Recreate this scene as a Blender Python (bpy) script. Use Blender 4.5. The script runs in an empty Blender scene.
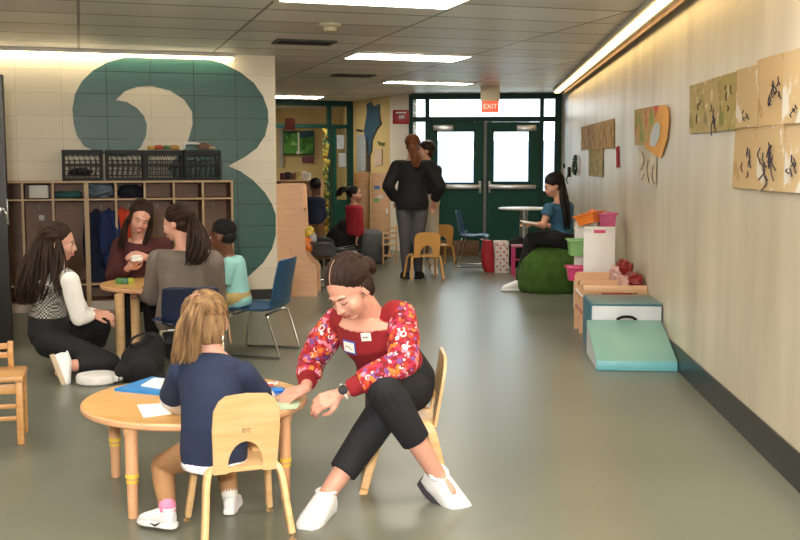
import bpy, bmesh, math, random
from mathutils import Vector, Matrix
V = Vector
PI = math.pi
random.seed(7)
C = bpy.context.scene.collection
H = 2.43      # ceiling height
EYE = 1.35    # camera height
FL = 1050.0
PT = math.atan(0.1)

# ------------------------------------------------------------------ survey helpers: sight lines met with real surfaces
def ray(px, py):
    a = (px-400)/FL; b = -(py-270)/FL
    return V((a, math.cos(PT)+b*math.sin(PT), -math.sin(PT)+b*math.cos(PT)))
def F(px, py, z=0.0):
    d = ray(px, py); t = (z-EYE)/d.z
    return V((d.x*t, d.y*t, z))
def W(px, py, y):
    d = ray(px, py); t = y/d.y
    return V((d.x*t, y, EYE+d.z*t))
dR = ray(472, 165); dR.z = 0; dR.normalize(); nR = V((dR.y, -dR.x, 0))     # right wall direction, outward normal
dG = ray(80, 165); dG.z = 0; dG.normalize(); dL = V((dG.y, -dG.x, 0))      # depth / across for left wall and ceiling grid
ANG_L = math.atan2(dL.y, dL.x)
ANG_R = math.atan2(dR.y, dR.x) - PI/2
RWALL = 1.37
def LP(u, v, z=0.0): return dL*u + dG*v + V((0, 0, z))
def onL(px, py, v):                   # where the sight line meets the plane at depth v -> (u, z)
    d = ray(px, py); t = v/(d.dot(dG))
    return d.x*t*dL.x + d.y*t*dL.y, EYE+d.z*t
def RP(s, off=0.0, z=0.0): return dR*s + nR*(RWALL-off) + V((0, 0, z))
def onR(px, py, off=0.0):             # -> (s, z) on the right wall
    d = ray(px, py); t = (RWALL-off)/d.dot(nR)
    return (d*t).dot(dR), EYE+d.z*t

# ------------------------------------------------------------------ materials
def lin(h):
    h = h.lstrip('#'); out = []
    for i in (0, 2, 4):
        c = int(h[i:i+2], 16)/255
        out.append(c/12.92 if c <= .04045 else ((c+.055)/1.055)**2.4)
    return (*out, 1)
def new_mat(name):
    m = bpy.data.materials.new(name); m.use_nodes = True
    nt = m.node_tree; return m, nt, nt.nodes['Principled BSDF']
def mat(name, c, rough=.6, var=.12, scale=8, bump=0.0, bscale=60, metal=0, spec=.5, c2=None, stretch=None, sheen=0, trans=0, sss=0, coat=0):
    m, nt, b = new_mat(name)
    N = nt.nodes; Lk = nt.links
    tc = N.new('ShaderNodeTexCoord'); mp = N.new('ShaderNodeMapping')
    Lk.new(tc.outputs['Object'], mp.inputs['Vector'])
    if stretch: mp.inputs['Scale'].default_value = stretch
    nz = N.new('ShaderNodeTexNoise'); nz.inputs['Scale'].default_value = scale; nz.inputs['Detail'].default_value = 4
    Lk.new(mp.outputs[0], nz.inputs['Vector'])
    rp = N.new('ShaderNodeValToRGB'); a = lin(c)
    rp.color_ramp.elements[0].position = .3; rp.color_ramp.elements[1].position = .7
    if c2: x, y = a, lin(c2)
    else:
        x = tuple(max(0, k*(1-var)) for k in a[:3])+(1,); y = tuple(min(1, k*(1+var)) for k in a[:3])+(1,)
    rp.color_ramp.elements[0].color = x; rp.color_ramp.elements[1].color = y
    Lk.new(nz.outputs['Fac'], rp.inputs['Fac']); Lk.new(rp.outputs[0], b.inputs['Base Color'])
    b.inputs['Roughness'].default_value = rough; b.inputs['Metallic'].default_value = metal
    b.inputs['Specular IOR Level'].default_value = spec
    if sheen: b.inputs['Sheen Weight'].default_value = sheen
    if coat: b.inputs['Coat Weight'].default_value = coat
    if sss:
        b.inputs['Subsurface Weight'].default_value = sss; b.inputs['Subsurface Radius'].default_value = (.02, .008, .004)
        b.inputs['Subsurface Scale'].default_value = .5
    if bump:
        n2 = N.new('ShaderNodeTexNoise'); n2.inputs['Scale'].default_value = bscale; n2.inputs['Detail'].default_value = 3
        Lk.new(mp.outputs[0], n2.inputs['Vector'])
        bp = N.new('ShaderNodeBump'); bp.inputs['Strength'].default_value = bump; bp.inputs['Distance'].default_value = .01
        Lk.new(n2.outputs['Fac'], bp.inputs['Height']); Lk.new(bp.outputs[0], b.inputs['Normal'])
    return m
def emit(name, c, s):
    m, nt, b = new_mat(name)
    b.inputs['Base Color'].default_value = lin(c)
    b.inputs['Emission Color'].default_value = lin(c); b.inputs['Emission Strength'].default_value = s
    return m
def glass_mat(name):
    m = bpy.data.materials.new(name); m.use_nodes = True; nt = m.node_tree
    nt.nodes.clear(); o = nt.nodes.new('ShaderNodeOutputMaterial')
    t = nt.nodes.new('ShaderNodeBsdfTransparent'); g = nt.nodes.new('ShaderNodeBsdfGlossy'); g.inputs['Roughness'].default_value = .03
    fr = nt.nodes.new('ShaderNodeFresnel'); mx = nt.nodes.new('ShaderNodeMixShader')
    t.inputs[0].default_value = (.93, .96, .95, 1)
    nt.links.new(fr.outputs[0], mx.inputs[0]); nt.links.new(t.outputs[0], mx.inputs[1]); nt.links.new(g.outputs[0], mx.inputs[2])
    nt.links.new(mx.outputs[0], o.inputs[0]); return m
def block_mat(name, c, mortar, ox, oz, rough=.5, bw=.4105, bh=.2135, msize=.004, strength=.5, var=.05):
    m, nt, b = new_mat(name); N = nt.nodes; Lk = nt.links
    tc = N.new('ShaderNodeTexCoord'); sp = N.new('ShaderNodeSeparateXYZ'); cb = N.new('ShaderNodeCombineXYZ')
    Lk.new(tc.outputs['Object'], sp.inputs[0])
    ax = N.new('ShaderNodeMath'); ax.inputs[1].default_value = -ox; az = N.new('ShaderNodeMath'); az.inputs[1].default_value = -oz
    Lk.new(sp.outputs['X'], ax.inputs[0]); Lk.new(sp.outputs['Z'], az.inputs[0])
    Lk.new(ax.outputs[0], cb.inputs['X']); Lk.new(az.outputs[0], cb.inputs['Y'])
    br = N.new('ShaderNodeTexBrick'); br.offset = 0; br.squash = 1
    br.inputs['Scale'].default_value = 1; br.inputs['Brick Width'].default_value = bw; br.inputs['Row Height'].default_value = bh
    br.inputs['Mortar Size'].default_value = msize; br.inputs['Mortar Smooth'].default_value = .4
    a = lin(c)
    br.inputs['Color1'].default_value = tuple(k*(1-var) for k in a[:3])+(1,); br.inputs['Color2'].default_value = tuple(min(1, k*(1+var)) for k in a[:3])+(1,)
    br.inputs['Mortar'].default_value = lin(mortar)
    Lk.new(cb.outputs[0], br.inputs['Vector']); Lk.new(br.outputs['Color'], b.inputs['Base Color'])
    nz = N.new('ShaderNodeTexNoise'); nz.inputs['Scale'].default_value = 90; Lk.new(tc.outputs['Object'], nz.inputs['Vector'])
    mt = N.new('ShaderNodeMath'); mt.operation = 'MULTIPLY_ADD'; mt.inputs[1].default_value = -3.0
    Lk.new(br.outputs['Fac'], mt.inputs[0]); Lk.new(nz.outputs['Fac'], mt.inputs[2])
    bp = N.new('ShaderNodeBump'); bp.inputs['Strength'].default_value = strength; bp.inputs['Distance'].default_value = .004
    Lk.new(mt.outputs[0], bp.inputs['Height']); Lk.new(bp.outputs[0], b.inputs['Normal'])
    b.inputs['Roughness'].default_value = rough
    return m

# ------------------------------------------------------------------ object helpers
def setp(o, label=None, cat=None, group=None, kind=None):
    if label: o['label'] = label
    if cat: o['category'] = cat
    if group: o['group'] = group
    if kind: o['kind'] = kind
    return o
def thing(name, label, cat, loc=(0, 0, 0), rz=0.0, group=None):
    o = bpy.data.objects.new(name, None); C.objects.link(o); o.empty_display_size = .1
    o.location = loc; o.rotation_euler = (0, 0, rz)
    return setp(o, label, cat, group)
def basis(o): return Matrix.Translation(o.location) @ o.rotation_euler.to_matrix().to_4x4()
def link(name, me, m, parent=None, world=False):
    o = bpy.data.objects.new(name, me); C.objects.link(o)
    if m is not None:
        me.materials.clear(); me.materials.append(m)
    if parent is not None:
        o.parent = parent
        if world and parent.type == 'EMPTY': o.matrix_parent_inverse = basis(parent).inverted()
    elif world:                                # own origin at the base of the thing
        xs = [v.co for v in me.vertices]
        c = V(((min(p.x for p in xs)+max(p.x for p in xs))/2, (min(p.y for p in xs)+max(p.y for p in xs))/2, min(p.z for p in xs)))
        me.transform(Matrix.Translation(-c)); o.location = c
    return o
def smooth(me, ang=None):
    for p in me.polygons: p.use_smooth = True
    if ang is not None:
        try: me.set_sharp_from_angle(angle=math.radians(ang))
        except Exception: pass
def frame(fwd, up):                            # matrix with y = fwd, z ~ up
    y = fwd.normalized(); x = y.cross(up)
    if x.length < 1e-5: x = y.cross(V((1, 0, 0)))
    x.normalize(); z = x.cross(y)
    return Matrix((x, y, z)).transposed()
def crom(pts, n=6):
    P = [V(p) for p in pts]
    if len(P) < 3: return P
    P = [P[0]*2-P[1]]+P+[P[-1]*2-P[-2]]; out = []
    for i in range(1, len(P)-2):
        a, b, c, d = P[i-1:i+3]
        for k in range(n):
            t = k/n
            out.append(.5*((2*b)+(c-a)*t+(2*a-5*b+4*c-d)*t*t+(3*b-a-3*c+d)*t**3))
    out.append(P[-2]); return out
class MB:
    def __init__(s): s.bm = bmesh.new()
    def add(s, t, M=None):
        if M is not None: t.transform(M)
        me = bpy.data.meshes.new('t'); t.to_mesh(me); t.free(); s.bm.from_mesh(me); bpy.data.meshes.remove(me); return s
    def box(s, c, d, bev=0.0, M=None, R=None, seg=2):
        t = bmesh.new(); bmesh.ops.create_cube(t, size=1.0)
        for v in t.verts: v.co = V((v.co.x*d[0], v.co.y*d[1], v.co.z*d[2]))
        if bev: bmesh.ops.bevel(t, geom=list(t.edges), offset=min(bev, min(d)*.45), segments=seg, profile=.5, affect='EDGES')
        T = Matrix.Translation(V(c))
        if R is not None: T = T @ R.to_4x4()
        return s.add(t, (M @ T) if M is not None else T)
    def seg(s, a, b, wx, wy, bev=0.0, up=V((0, 1, 0)), w2=None):     # a bar of rectangular section from a to b
        a = V(a); b = V(b); d = b-a; L = d.length; R = frame(d, V(up))
        t = bmesh.new(); bmesh.ops.create_cube(t, size=1.0)
        for v in t.verts:
            k = 1 if (w2 is None or v.co.y < 0) else w2
            v.co = V((v.co.x*wx*k, v.co.y*L, v.co.z*wy*k))
        if bev: bmesh.ops.bevel(t, geom=list(t.edges), offset=bev, segments=2, affect='EDGES')
        return s.add(t, Matrix.Translation((a+b)/2) @ R.to_4x4())
    def cyl(s, a, b, r0, r1=None, n=20, bev=0):
        a = V(a); b = V(b); r1 = r0 if r1 is None else r1; d = b-a
        t = bmesh.new(); bmesh.ops.create_cone(t, cap_ends=True, segments=n, radius1=r0, radius2=r1, depth=d.length)
        if bev:
            es = [e for e in t.edges if abs(e.verts[0].co.z-e.verts[1].co.z) < 1e-6]
            bmesh.ops.bevel(t, geom=es, offset=bev, segments=2, affect='EDGES')
        return s.add(t, Matrix.Translation((a+b)/2) @ d.to_track_quat('Z', 'Y').to_matrix().to_4x4())
    def ell(s, c, r, R=None, n=16):
        t = bmesh.new(); bmesh.ops.create_uvsphere(t, u_segments=n, v_segments=max(6, n*2//3), radius=1)
        for v in t.verts: v.co = V((v.co.x*r[0], v.co.y*r[1], v.co.z*r[2]))
        T = Matrix.Translation(V(c))
        if R is not None: T = T @ R.to_4x4()
        return s.add(t, T)
    def tube(s, pts, r, n=8, closed=False, flat=1.0):
        P = [V(p) for p in pts]; k = len(P)
        rr = r if isinstance(r, (list, tuple)) else [r]*k
        t = bmesh.new(); rings = []; prev = None
        for i in range(k):
            if closed: d = P[(i+1) % k]-P[i-1]
            else: d = P[min(i+1, k-1)]-P[max(i-1, 0)]
            d.normalize()
            if prev is None:
                x = d.cross(V((0, 0, 1)))
                if x.length < .1: x = d.cross(V((0, 1, 0)))
            else: x = prev-d*prev.dot(d)
            x.normalize(); prev = x; y = d.cross(x)
            rings.append([t.verts.new(P[i]+(x*math.cos(2*PI*j/n)*flat+y*math.sin(2*PI*j/n))*rr[i]) for j in range(n)])
        for i in range(k if closed else k-1):
            A = rings[i]; B = rings[(i+1) % k]
            for j in range(n): t.faces.new((A[j], A[(j+1) % n], B[(j+1) % n], B[j]))
        if not closed:
            t.faces.new(rings[0][::-1]); t.faces.new(rings[-1])
        bmesh.ops.recalc_face_normals(t, faces=t.faces)
        return s.add(t)
    def lathe(s, prof, n=32, c=(0, 0, 0), M=None):
        t = bmesh.new(); rings = []
        for r, z in prof:
            if r < 1e-6: rings.append([t.verts.new((0, 0, z))])
            else: rings.append([t.verts.new((r*math.cos(2*PI*j/n), r*math.sin(2*PI*j/n), z)) for j in range(n)])
        for A, B in zip(rings, rings[1:]):
            for j in range(n):
                if len(A) == 1 and len(B) == 1: continue
                if len(A) == 1: t.faces.new((A[0], B[j], B[(j+1) % n]))
                elif len(B) == 1: t.faces.new((A[j], A[(j+1) % n], B[0]))
                else: t.faces.new((A[j], A[(j+1) % n], B[(j+1) % n], B[j]))
        bmesh.ops.recalc_face_normals(t, faces=t.faces)
        T = Matrix.Translation(V(c))
        return s.add(t, M @ T if M is not None else T)
    def prism(s, outline, th, M=None, bev=0.0):            # outline in local xz, thickness along y
        t = bmesh.new(); vs = [t.verts.new((x, -th/2, z)) for x, z in outline]
        f = t.faces.new(vs); r = bmesh.ops.extrude_face_region(t, geom=[f])
        for e in r['geom']:
            if isinstance(e, bmesh.types.BMVert): e.co.y += th
        if bev:
            es = [e for e in t.edges if abs(e.verts[0].co.y-e.verts[1].co.y) < 1e-6]
            bmesh.ops.bevel(t, geom=es, offset=bev, segments=2, affect='EDGES')
        bmesh.ops.recalc_face_normals(t, faces=t.faces)
        ng = [q for q in t.faces if len(q.verts) > 4]
        if ng: bmesh.ops.triangulate(t, faces=ng)
        return s.add(t, M)
    def loft(s, rings, n=24, sq=1.0):                      # rings: (centre, x half vector, y half vector)
        t = bmesh.new(); R = []
        for c, x, y in rings:
            row = []
            for j in range(n):
                a = 2*PI*j/n; ca, sa = math.cos(a), math.sin(a)
                ca = math.copysign(abs(ca)**sq, ca); sa = math.copysign(abs(sa)**sq, sa)
                row.append(t.verts.new(c+x*ca+y*sa))
            R.append(row)
        for A, B in zip(R, R[1:]):
            for j in range(n): t.faces.new((A[j], A[(j+1) % n], B[(j+1) % n], B[j]))
        t.faces.new(R[0][::-1]); t.faces.new(R[-1])
        bmesh.ops.recalc_face_normals(t, faces=t.faces)
        return s.add(t)
    def cap(s, a, b, r0, r1, n=14):                        # a tapered limb with round ends
        a = V(a); b = V(b)
        s.ell(a, (r0,)*3, n=n); s.ell(b, (r1,)*3, n=n)
        if (b-a).length > 1e-4: s.cyl(a, b, r0, r1, n=n)
        return s
    def limb(s, pts, rs, n=14, sm=0):
        if sm:
            k = len(pts); P = crom(pts, sm); q = []
            for i in range(len(P)):
                t = i/sm; j = min(int(t), k-2); f = t-j; q.append(rs[j]*(1-f)+rs[j+1]*f)
            pts, rs = P, q
        for i in range(len(pts)-1): s.cap(pts[i], pts[i+1], rs[i], rs[i+1], n)
        return s
    def mesh(s, name='m'):
        me = bpy.data.meshes.new(name); s.bm.to_mesh(me); s.bm.free(); return me
    def build(s, name, m, parent=None, world=False, ang=35):
        me = s.mesh(name)
        if ang: smooth(me, ang)
        return link(name, me, m, parent, world)
    def skin(s, name, m, parent=None, world=True, vox=.006, it=4, fac=.5):   # melt the pieces into one continuous surface
        me = s.mesh(name); o = bpy.data.objects.new('tmp', me); C.objects.link(o)
        a = o.modifiers.new('r', 'REMESH'); a.mode = 'VOXEL'; a.voxel_size = vox
        if it: b = o.modifiers.new('s', 'SMOOTH'); b.factor = fac; b.iterations = it
        dg = bpy.context.evaluated_depsgraph_get(); dg.update()
        m2 = bpy.data.meshes.new_from_object(o.evaluated_get(dg)); m2.name = name
        bpy.data.objects.remove(o); bpy.data.meshes.remove(me)
        smooth(m2)
        return link(name, m2, m, parent, world)
def clone(root, loc=None, rz=None, label=None, group=None, mats=None):
    r = root.copy(); C.objects.link(r)
    if loc is not None: r.location = loc
    if rz is not None: r.rotation_euler = (0, 0, rz)
    if label: r['label'] = label
    if group: r['group'] = group
    def rec(src, dst):
        for ch in list(src.children):
            c = ch.copy(); C.objects.link(c); c.parent = dst; rec(ch, c)
    rec(root, r); return r
# ================================================================== MATERIALS
M = {}
M['wall_r'] = mat('painted_block_beige', '#dbd1bc', .40, .06, 2.4, .16, 26, stretch=(1, 1, .22), c2='#beb39e')
M['wall_plain'] = mat('painted_wall', '#cdc3a8', .6, .04, 3)
M['wall_yellow'] = mat('yellow_wall', '#c9b078', .6, .05, 3)
M['wall_white'] = mat('white_wall', '#ddd6c8', .5, .03, 3)
M['black_base'] = mat('black_vinyl', '#1b1a1c', .35, .2, 5)
M['green_metal'] = mat('dark_green_paint', '#0c4a3e', .55, .08, 3, spec=.3)
M['dark_frame'] = mat('dark_frame', '#0d3a33', .55, .08, 3, spec=.3)
M['steel'] = mat('brushed_steel', '#b9bbba', .3, .05, 40, metal=.85)
M['chrome'] = mat('chrome', '#c9c9cb', .15, .03, 40, metal=1)
M['grey_metal'] = mat('grey_metal', '#9a9c9c', .35, .05, 20, metal=.6)
M['birch'] = mat('birch_wood', '#e2bd8b', .38, .07, 5, .03, 80, stretch=(1, 1, 8), c2='#d3a873')
M['birch_pale'] = mat('pale_birch_wood', '#e0b48d', .4, .07, 5, .03, 80, stretch=(1, 1, 8), c2='#d2a37c')
M['maple'] = mat('maple_laminate', '#d9ab69', .3, .05, 4, stretch=(1, 6, 1), c2='#cf9d5a')
M['edge_peach'] = mat('edge_band_wood', '#d9a57c', .4, .06, 6)
M['oak'] = mat('oak_wood', '#cb9a62', .38, .1, 5, .04, 60, stretch=(1, 1, 9), c2='#b17f49')
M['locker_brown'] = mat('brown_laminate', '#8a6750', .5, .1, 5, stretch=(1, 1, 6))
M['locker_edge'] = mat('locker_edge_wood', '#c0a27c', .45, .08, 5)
M['black_plastic'] = mat('black_plastic', '#0f1013', .6, .15, 10)
M['black_cloth'] = mat('black_cloth', '#0e0f12', .85, .3, 12, .25, 160)
M['navy_plastic'] = mat('blue_plastic_shell', '#1f4a70', .38, .08, 6)
M['dnavy_plastic'] = mat('navy_plastic_shell', '#1c2540', .38, .08, 6)
M['white_plastic'] = mat('white_plastic', '#e6e4e2', .35, .03, 6)
M['white_matte'] = mat('white_paint', '#dcdad4', .6, .03, 6)
M['diffuser'] = emit('lamp_diffuser', '#fff6e6', 17.0)
M['diffuser_wall'] = emit('wall_lamp_diffuser', '#ffeabf', 7)
M['diffuser_warm'] = emit('warm_lamp_diffuser', '#ffd993', 6.5)
M['glass'] = glass_mat('window_glass')
M['red'] = mat('red_plastic', '#b3222a', .35, .08, 6)
M['pink'] = mat('pink_plastic', '#d8467e', .35, .08, 6)
M['orange'] = mat('orange_plastic', '#ee8430', .35, .08, 6)
M['lime'] = mat('light_green_plastic', '#86bf77', .35, .08, 6)
M['yellow'] = mat('yellow_plastic', '#e5c44a', .4, .08, 6)
M['blue'] = mat('bright_blue', '#2a82d8', .4, .08, 6)
M['paper'] = mat('white_paper', '#f0eee8', .8, .02, 6)
M['kraft'] = mat('tan_paper', '#d8b987', .8, .06, 5)
M['ink'] = mat('dark_ink', '#2c2633', .7, .2, 20)

def ceiling_mat():
    m, nt, b = new_mat('acoustic_ceiling_tile'); N = nt.nodes; Lk = nt.links; tc = N.new('ShaderNodeTexCoord'); sp = N.new('ShaderNodeSeparateXYZ'); Lk.new(tc.outputs['Object'], sp.inputs[0])
    def ma(op, a, b_=None, c=None):
        n = N.new('ShaderNodeMath'); n.operation = op
        for i, v in enumerate((a, b_, c)):
            if v is None: continue
            if isinstance(v, (int, float)): n.inputs[i].default_value = v
            else: Lk.new(v, n.inputs[i])
        return n.outputs[0]
    def line(ax, off, per, w):                       # 1 on the joint, 0 on the tile
        f = ma('FRACT', ma('DIVIDE', ma('SUBTRACT', ax, off), per)); d = ma('MINIMUM', f, ma('SUBTRACT', 1, f)); return ma('LESS_THAN', ma('MULTIPLY', d, per), w), f
    lu_, _ = line(sp.outputs['X'], .02-12.4, 1.24, .011); lv_, fv = line(sp.outputs['Y'], 10.5-31, .62, .016)
    mk = ma('MAXIMUM', lu_, lv_)
    nz = N.new('ShaderNodeTexNoise'); nz.inputs['Scale'].default_value = 2.2; Lk.new(tc.outputs['Object'], nz.inputs['Vector'])
    fl = N.new('ShaderNodeCombineXYZ'); Lk.new(ma('FLOOR', ma('DIVIDE', ma('SUBTRACT', sp.outputs['X'], .02-12.4), 1.24)), fl.inputs[0]); Lk.new(ma('FLOOR', ma('DIVIDE', ma('SUBTRACT', sp.outputs['Y'], 10.5-31), .62)), fl.inputs[1])
    wn = N.new('ShaderNodeTexWhiteNoise'); wn.noise_dimensions = '2D'; Lk.new(fl.outputs[0], wn.inputs['Vector'])
    tr = N.new('ShaderNodeValToRGB'); tr.color_ramp.elements[0].color = lin('#d0ccc8'); tr.color_ramp.elements[1].color = lin('#e8e6e3'); Lk.new(wn.outputs['Value'], tr.inputs['Fac'])
    mx = N.new('ShaderNodeMix'); mx.data_type = 'RGBA'; Lk.new(mk, mx.inputs[0]); Lk.new(tr.outputs[0], mx.inputs['A']); mx.inputs['B'].default_value = lin('#77716c'); Lk.new(mx.outputs['Result'], b.inputs['Base Color'])
    b.inputs['Roughness'].default_value = .42
    h = ma('ADD', ma('MULTIPLY', mk, -.5), ma('MULTIPLY', nz.outputs['Fac'], .25))
    bp = N.new('ShaderNodeBump'); bp.inputs['Strength'].default_value = .5; bp.inputs['Distance'].default_value = .012; Lk.new(h, bp.inputs['Height']); Lk.new(bp.outputs[0], b.inputs['Normal'])
    return m
def floor_mat():
    m, nt, b = new_mat('sheet_vinyl_floor'); N = nt.nodes; Lk = nt.links
    tc = N.new('ShaderNodeTexCoord')
    n1 = N.new('ShaderNodeTexNoise'); n1.inputs['Scale'].default_value = .8; n1.inputs['Detail'].default_value = 5
    n2 = N.new('ShaderNodeTexNoise'); n2.inputs['Scale'].default_value = 140; n2.inputs['Detail'].default_value = 3
    for n in (n1, n2): Lk.new(tc.outputs['Object'], n.inputs['Vector'])
    r1 = N.new('ShaderNodeValToRGB'); r1.color_ramp.elements[0].position = .35; r1.color_ramp.elements[1].position = .65
    r1.color_ramp.elements[0].color = lin('#65685c'); r1.color_ramp.elements[1].color = lin('#717467')
    Lk.new(n1.outputs['Fac'], r1.inputs['Fac'])
    r2 = N.new('ShaderNodeValToRGB'); r2.color_ramp.elements[0].position = .3; r2.color_ramp.elements[1].position = .7
    r2.color_ramp.elements[0].color = (.88, .88, .88, 1); r2.color_ramp.elements[1].color = (1.1, 1.1, 1.1, 1)
    Lk.new(n2.outputs['Fac'], r2.inputs['Fac'])
    mx = N.new('ShaderNodeMix'); mx.data_type = 'RGBA'; mx.blend_type = 'MULTIPLY'; mx.inputs[0].default_value = 1
    Lk.new(r1.outputs[0], mx.inputs['A']); Lk.new(r2.outputs[0], mx.inputs['B'])
    vo = N.new('ShaderNodeTexVoronoi'); vo.inputs['Scale'].default_value = 1.6; Lk.new(tc.outputs['Object'], vo.inputs['Vector'])
    cp = N.new('ShaderNodeMath'); cp.operation = 'LESS_THAN'; cp.inputs[1].default_value = .014; Lk.new(vo.outputs['Distance'], cp.inputs[0])
    mx2 = N.new('ShaderNodeMix'); mx2.data_type = 'RGBA'; mx2.inputs['B'].default_value = lin('#a9a89b')
    Lk.new(cp.outputs[0], mx2.inputs[0]); Lk.new(mx.outputs['Result'], mx2.inputs['A'])
    Lk.new(mx2.outputs['Result'], b.inputs['Base Color'])
    rr = N.new('ShaderNodeMapRange'); rr.inputs['To Min'].default_value = .26; rr.inputs['To Max'].default_value = .38
    Lk.new(n1.outputs['Fac'], rr.inputs['Value']); Lk.new(rr.outputs[0], b.inputs['Roughness'])
    bp = N.new('ShaderNodeBump'); bp.inputs['Strength'].default_value = .06; bp.inputs['Distance'].default_value = .002
    Lk.new(n2.outputs['Fac'], bp.inputs['Height']); Lk.new(bp.outputs[0], b.inputs['Normal'])
    return m

# ================================================================== THE ROOM
def struct(o): return setp(o, kind='structure')
SB = 16.2                                       # back wall distance along the right wall
def BP(t, z, off=0.0): return dR*(SB-off) + nR*t + V((0, 0, z))
def onB(px, py):
    d = ray(px, py); k = SB/d.dot(dR)
    return (d*k).dot(nR), EYE+d.z*k
MBk = Matrix.Translation(dR*SB) @ Matrix.Rotation(ANG_R, 4, 'Z')          # local x across, y outward, z up
MRt = Matrix.Translation(nR*RWALL) @ Matrix.Rotation(ANG_R, 4, 'Z')       # local y along right wall, x outward
# floor
b = MB(); b.box((-1.0, 8.5, -.05), (8.6, 26, .1)); struct(b.build('floor', floor_mat(), None, ang=None))
# ceiling, built in the tile grid's own frame; leaves the outdoors uncovered
bk = F(391, 96.5, H)
corner = [V((-5.2, -4.6, 0)), RP(-4.9, -.1), RP(16.3, -.1), dR*16.3+nR*(-.75), V((-1.1, 20.8, 0)), V((-5.2, 20.8, 0))]
t = MB(); bm = t.bm; R_ = Matrix.Rotation(-ANG_L, 4, 'Z')
vs = [bm.verts.new(R_ @ V((p.x, p.y, H))) for p in corner]; f = bm.faces.new(vs)
r = bmesh.ops.extrude_face_region(bm, geom=[f])
for e in r['geom']:
    if isinstance(e, bmesh.types.BMVert): e.co.z += .12
bmesh.ops.recalc_face_normals(bm, faces=bm.faces)
ce = t.build('ceiling', ceiling_mat(), None, ang=None); ce.rotation_euler = (0, 0, ANG_L); struct(ce)
# right wall and its black baseboard
b = MB(); b.box((.1, 5.75, H/2), (.2, 21.3, H)); o = b.build('wall_right', M['wall_r'], None, ang=None); o.matrix_basis = MRt; struct(o)
b = MB(); b.box((-.006, 5.7, .08), (.012, 21.2, .16), .004); o = b.build('baseboard_right', M['black_base'], None, ang=None); o.matrix_basis = MRt; struct(o)
# left wall of painted block, with its end at the passage
UE = 1.885
u1 = onL(150, 60, 10.5)[0]; z1 = onL(150, 72.5, 10.5)[1]
blk = lambda nm, c, mo, rg=.5, st=.5: block_mat(nm, c, mo, u1-.4105*12, z1-.2135*12, rg, strength=st)
def lw_obj(mb, name, m, parent=None):
    o = mb.build(name, m, parent, ang=None); o.rotation_euler = (0, 0, ANG_L); return o
b = MB(); b.box(((UE-3.1)/2-.0, 10.6, H/2), (UE+3.1, .2, H)); struct(lw_obj(b, 'wall_left', blk('painted_block_cream', '#e2dac6', '#cfc6b0', .5, .3)))
b = MB(); b.box(((UE-3.1)/2+.003, 10.494, .05), (UE+3.1, .012, .1), .003); struct(lw_obj(b, 'baseboard_left', M['black_base']))
# side, rear and far walls that close the room
for nm, c, d in (('wall_side', (-5.1, 8.2, H/2), (.2, 25.4, H)), ('wall_rear', (-1.5, -4.5, H/2), (7.2, .2, H)), ('wall_far', (-3.0, 20.7, H/2), (4.3, .2, H))):
    b = MB(); b.box(c, d); struct(b.build(nm, M['wall_yellow'] if nm == 'wall_far' else M['wall_plain'], None, ang=None))
# numeral painted on the left wall: an outline laid on the block
num = [(112,156),(96,152),(84,146),(77,136),(73.5,123),(72.5,109),(75,94),(82,81),(93,70.5),(108,62),(128,56.5),(150,54.8),(175,54.8),(200,57.5),(222,63),(240,72),
       (254,83),(263,96),(268,110),(268.3,122),(265,136),(257,148),(245,157),(228,166),(241,171.5),(253,180),(265,192.5),(272,204),(275.8,215),(275.8,235),(272,249),
       (263,263),(250,275),(236,283.5),(214,290),(186,292),(160,290),(140,284),(133,270),(140,252),(160,240),(185,232),(196,215),(192,196),(182,184),(172,176),(168,168),(176,158),
       (184,149),(189,138),(192.6,124),(192,111.5),(184,99.5),(170,90.5),(152,86),(137,86.8),(125,91),(116,100),(127,102),(137,108),(144,116),(147,125),(146,136),(141,147),(133,154),(124,157)]
P2 = [onL(x, y, 10.498) for x, y in num]
t = MB(); bm = t.bm
vs = [bm.verts.new((u, 10.497, z)) for u, z in P2]; f = bm.faces.new(vs)
r = bmesh.ops.extrude_face_region(bm, geom=[f])
for e in r['geom']:
    if isinstance(e, bmesh.types.BMVert): e.co.y += .003
bmesh.ops.triangulate(bm, faces=[q for q in bm.faces if len(q.verts) > 4]); bmesh.ops.recalc_face_normals(bm, faces=bm.faces)
o = lw_obj(t, 'painted_numeral', blk('painted_block_green', '#285a53', '#0f2a28', .25, .8))
setp(o, 'giant dark green numeral 3 painted on the cream block wall', 'wall painting')
# strip of lamps in the ceiling corner above the left wall
for k in range(4):
    ua = onL(235, 57, 10.4)[0]-1.235*(k+1)
    tt = thing('strip_light', ['fluorescent strip light right above the green numeral', 'fluorescent strip light over the left curve of the numeral', 'fluorescent strip light above the left end of the cream block wall', 'leftmost strip light on the cream wall, by the dark door'][k], 'light', LP(ua, 10.38, H-.06), ANG_L, 'strip lights along the cream wall')
    b = MB(); b.box((.615, .05, .04), (1.225, .12, .036), .004); b.build('housing', M['white_matte'], tt)
    b = MB(); b.box((.615, .05, .012), (1.215, .10, .022), .008); b.build('lamp_diffuser', M['diffuser_wall'], tt)
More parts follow.
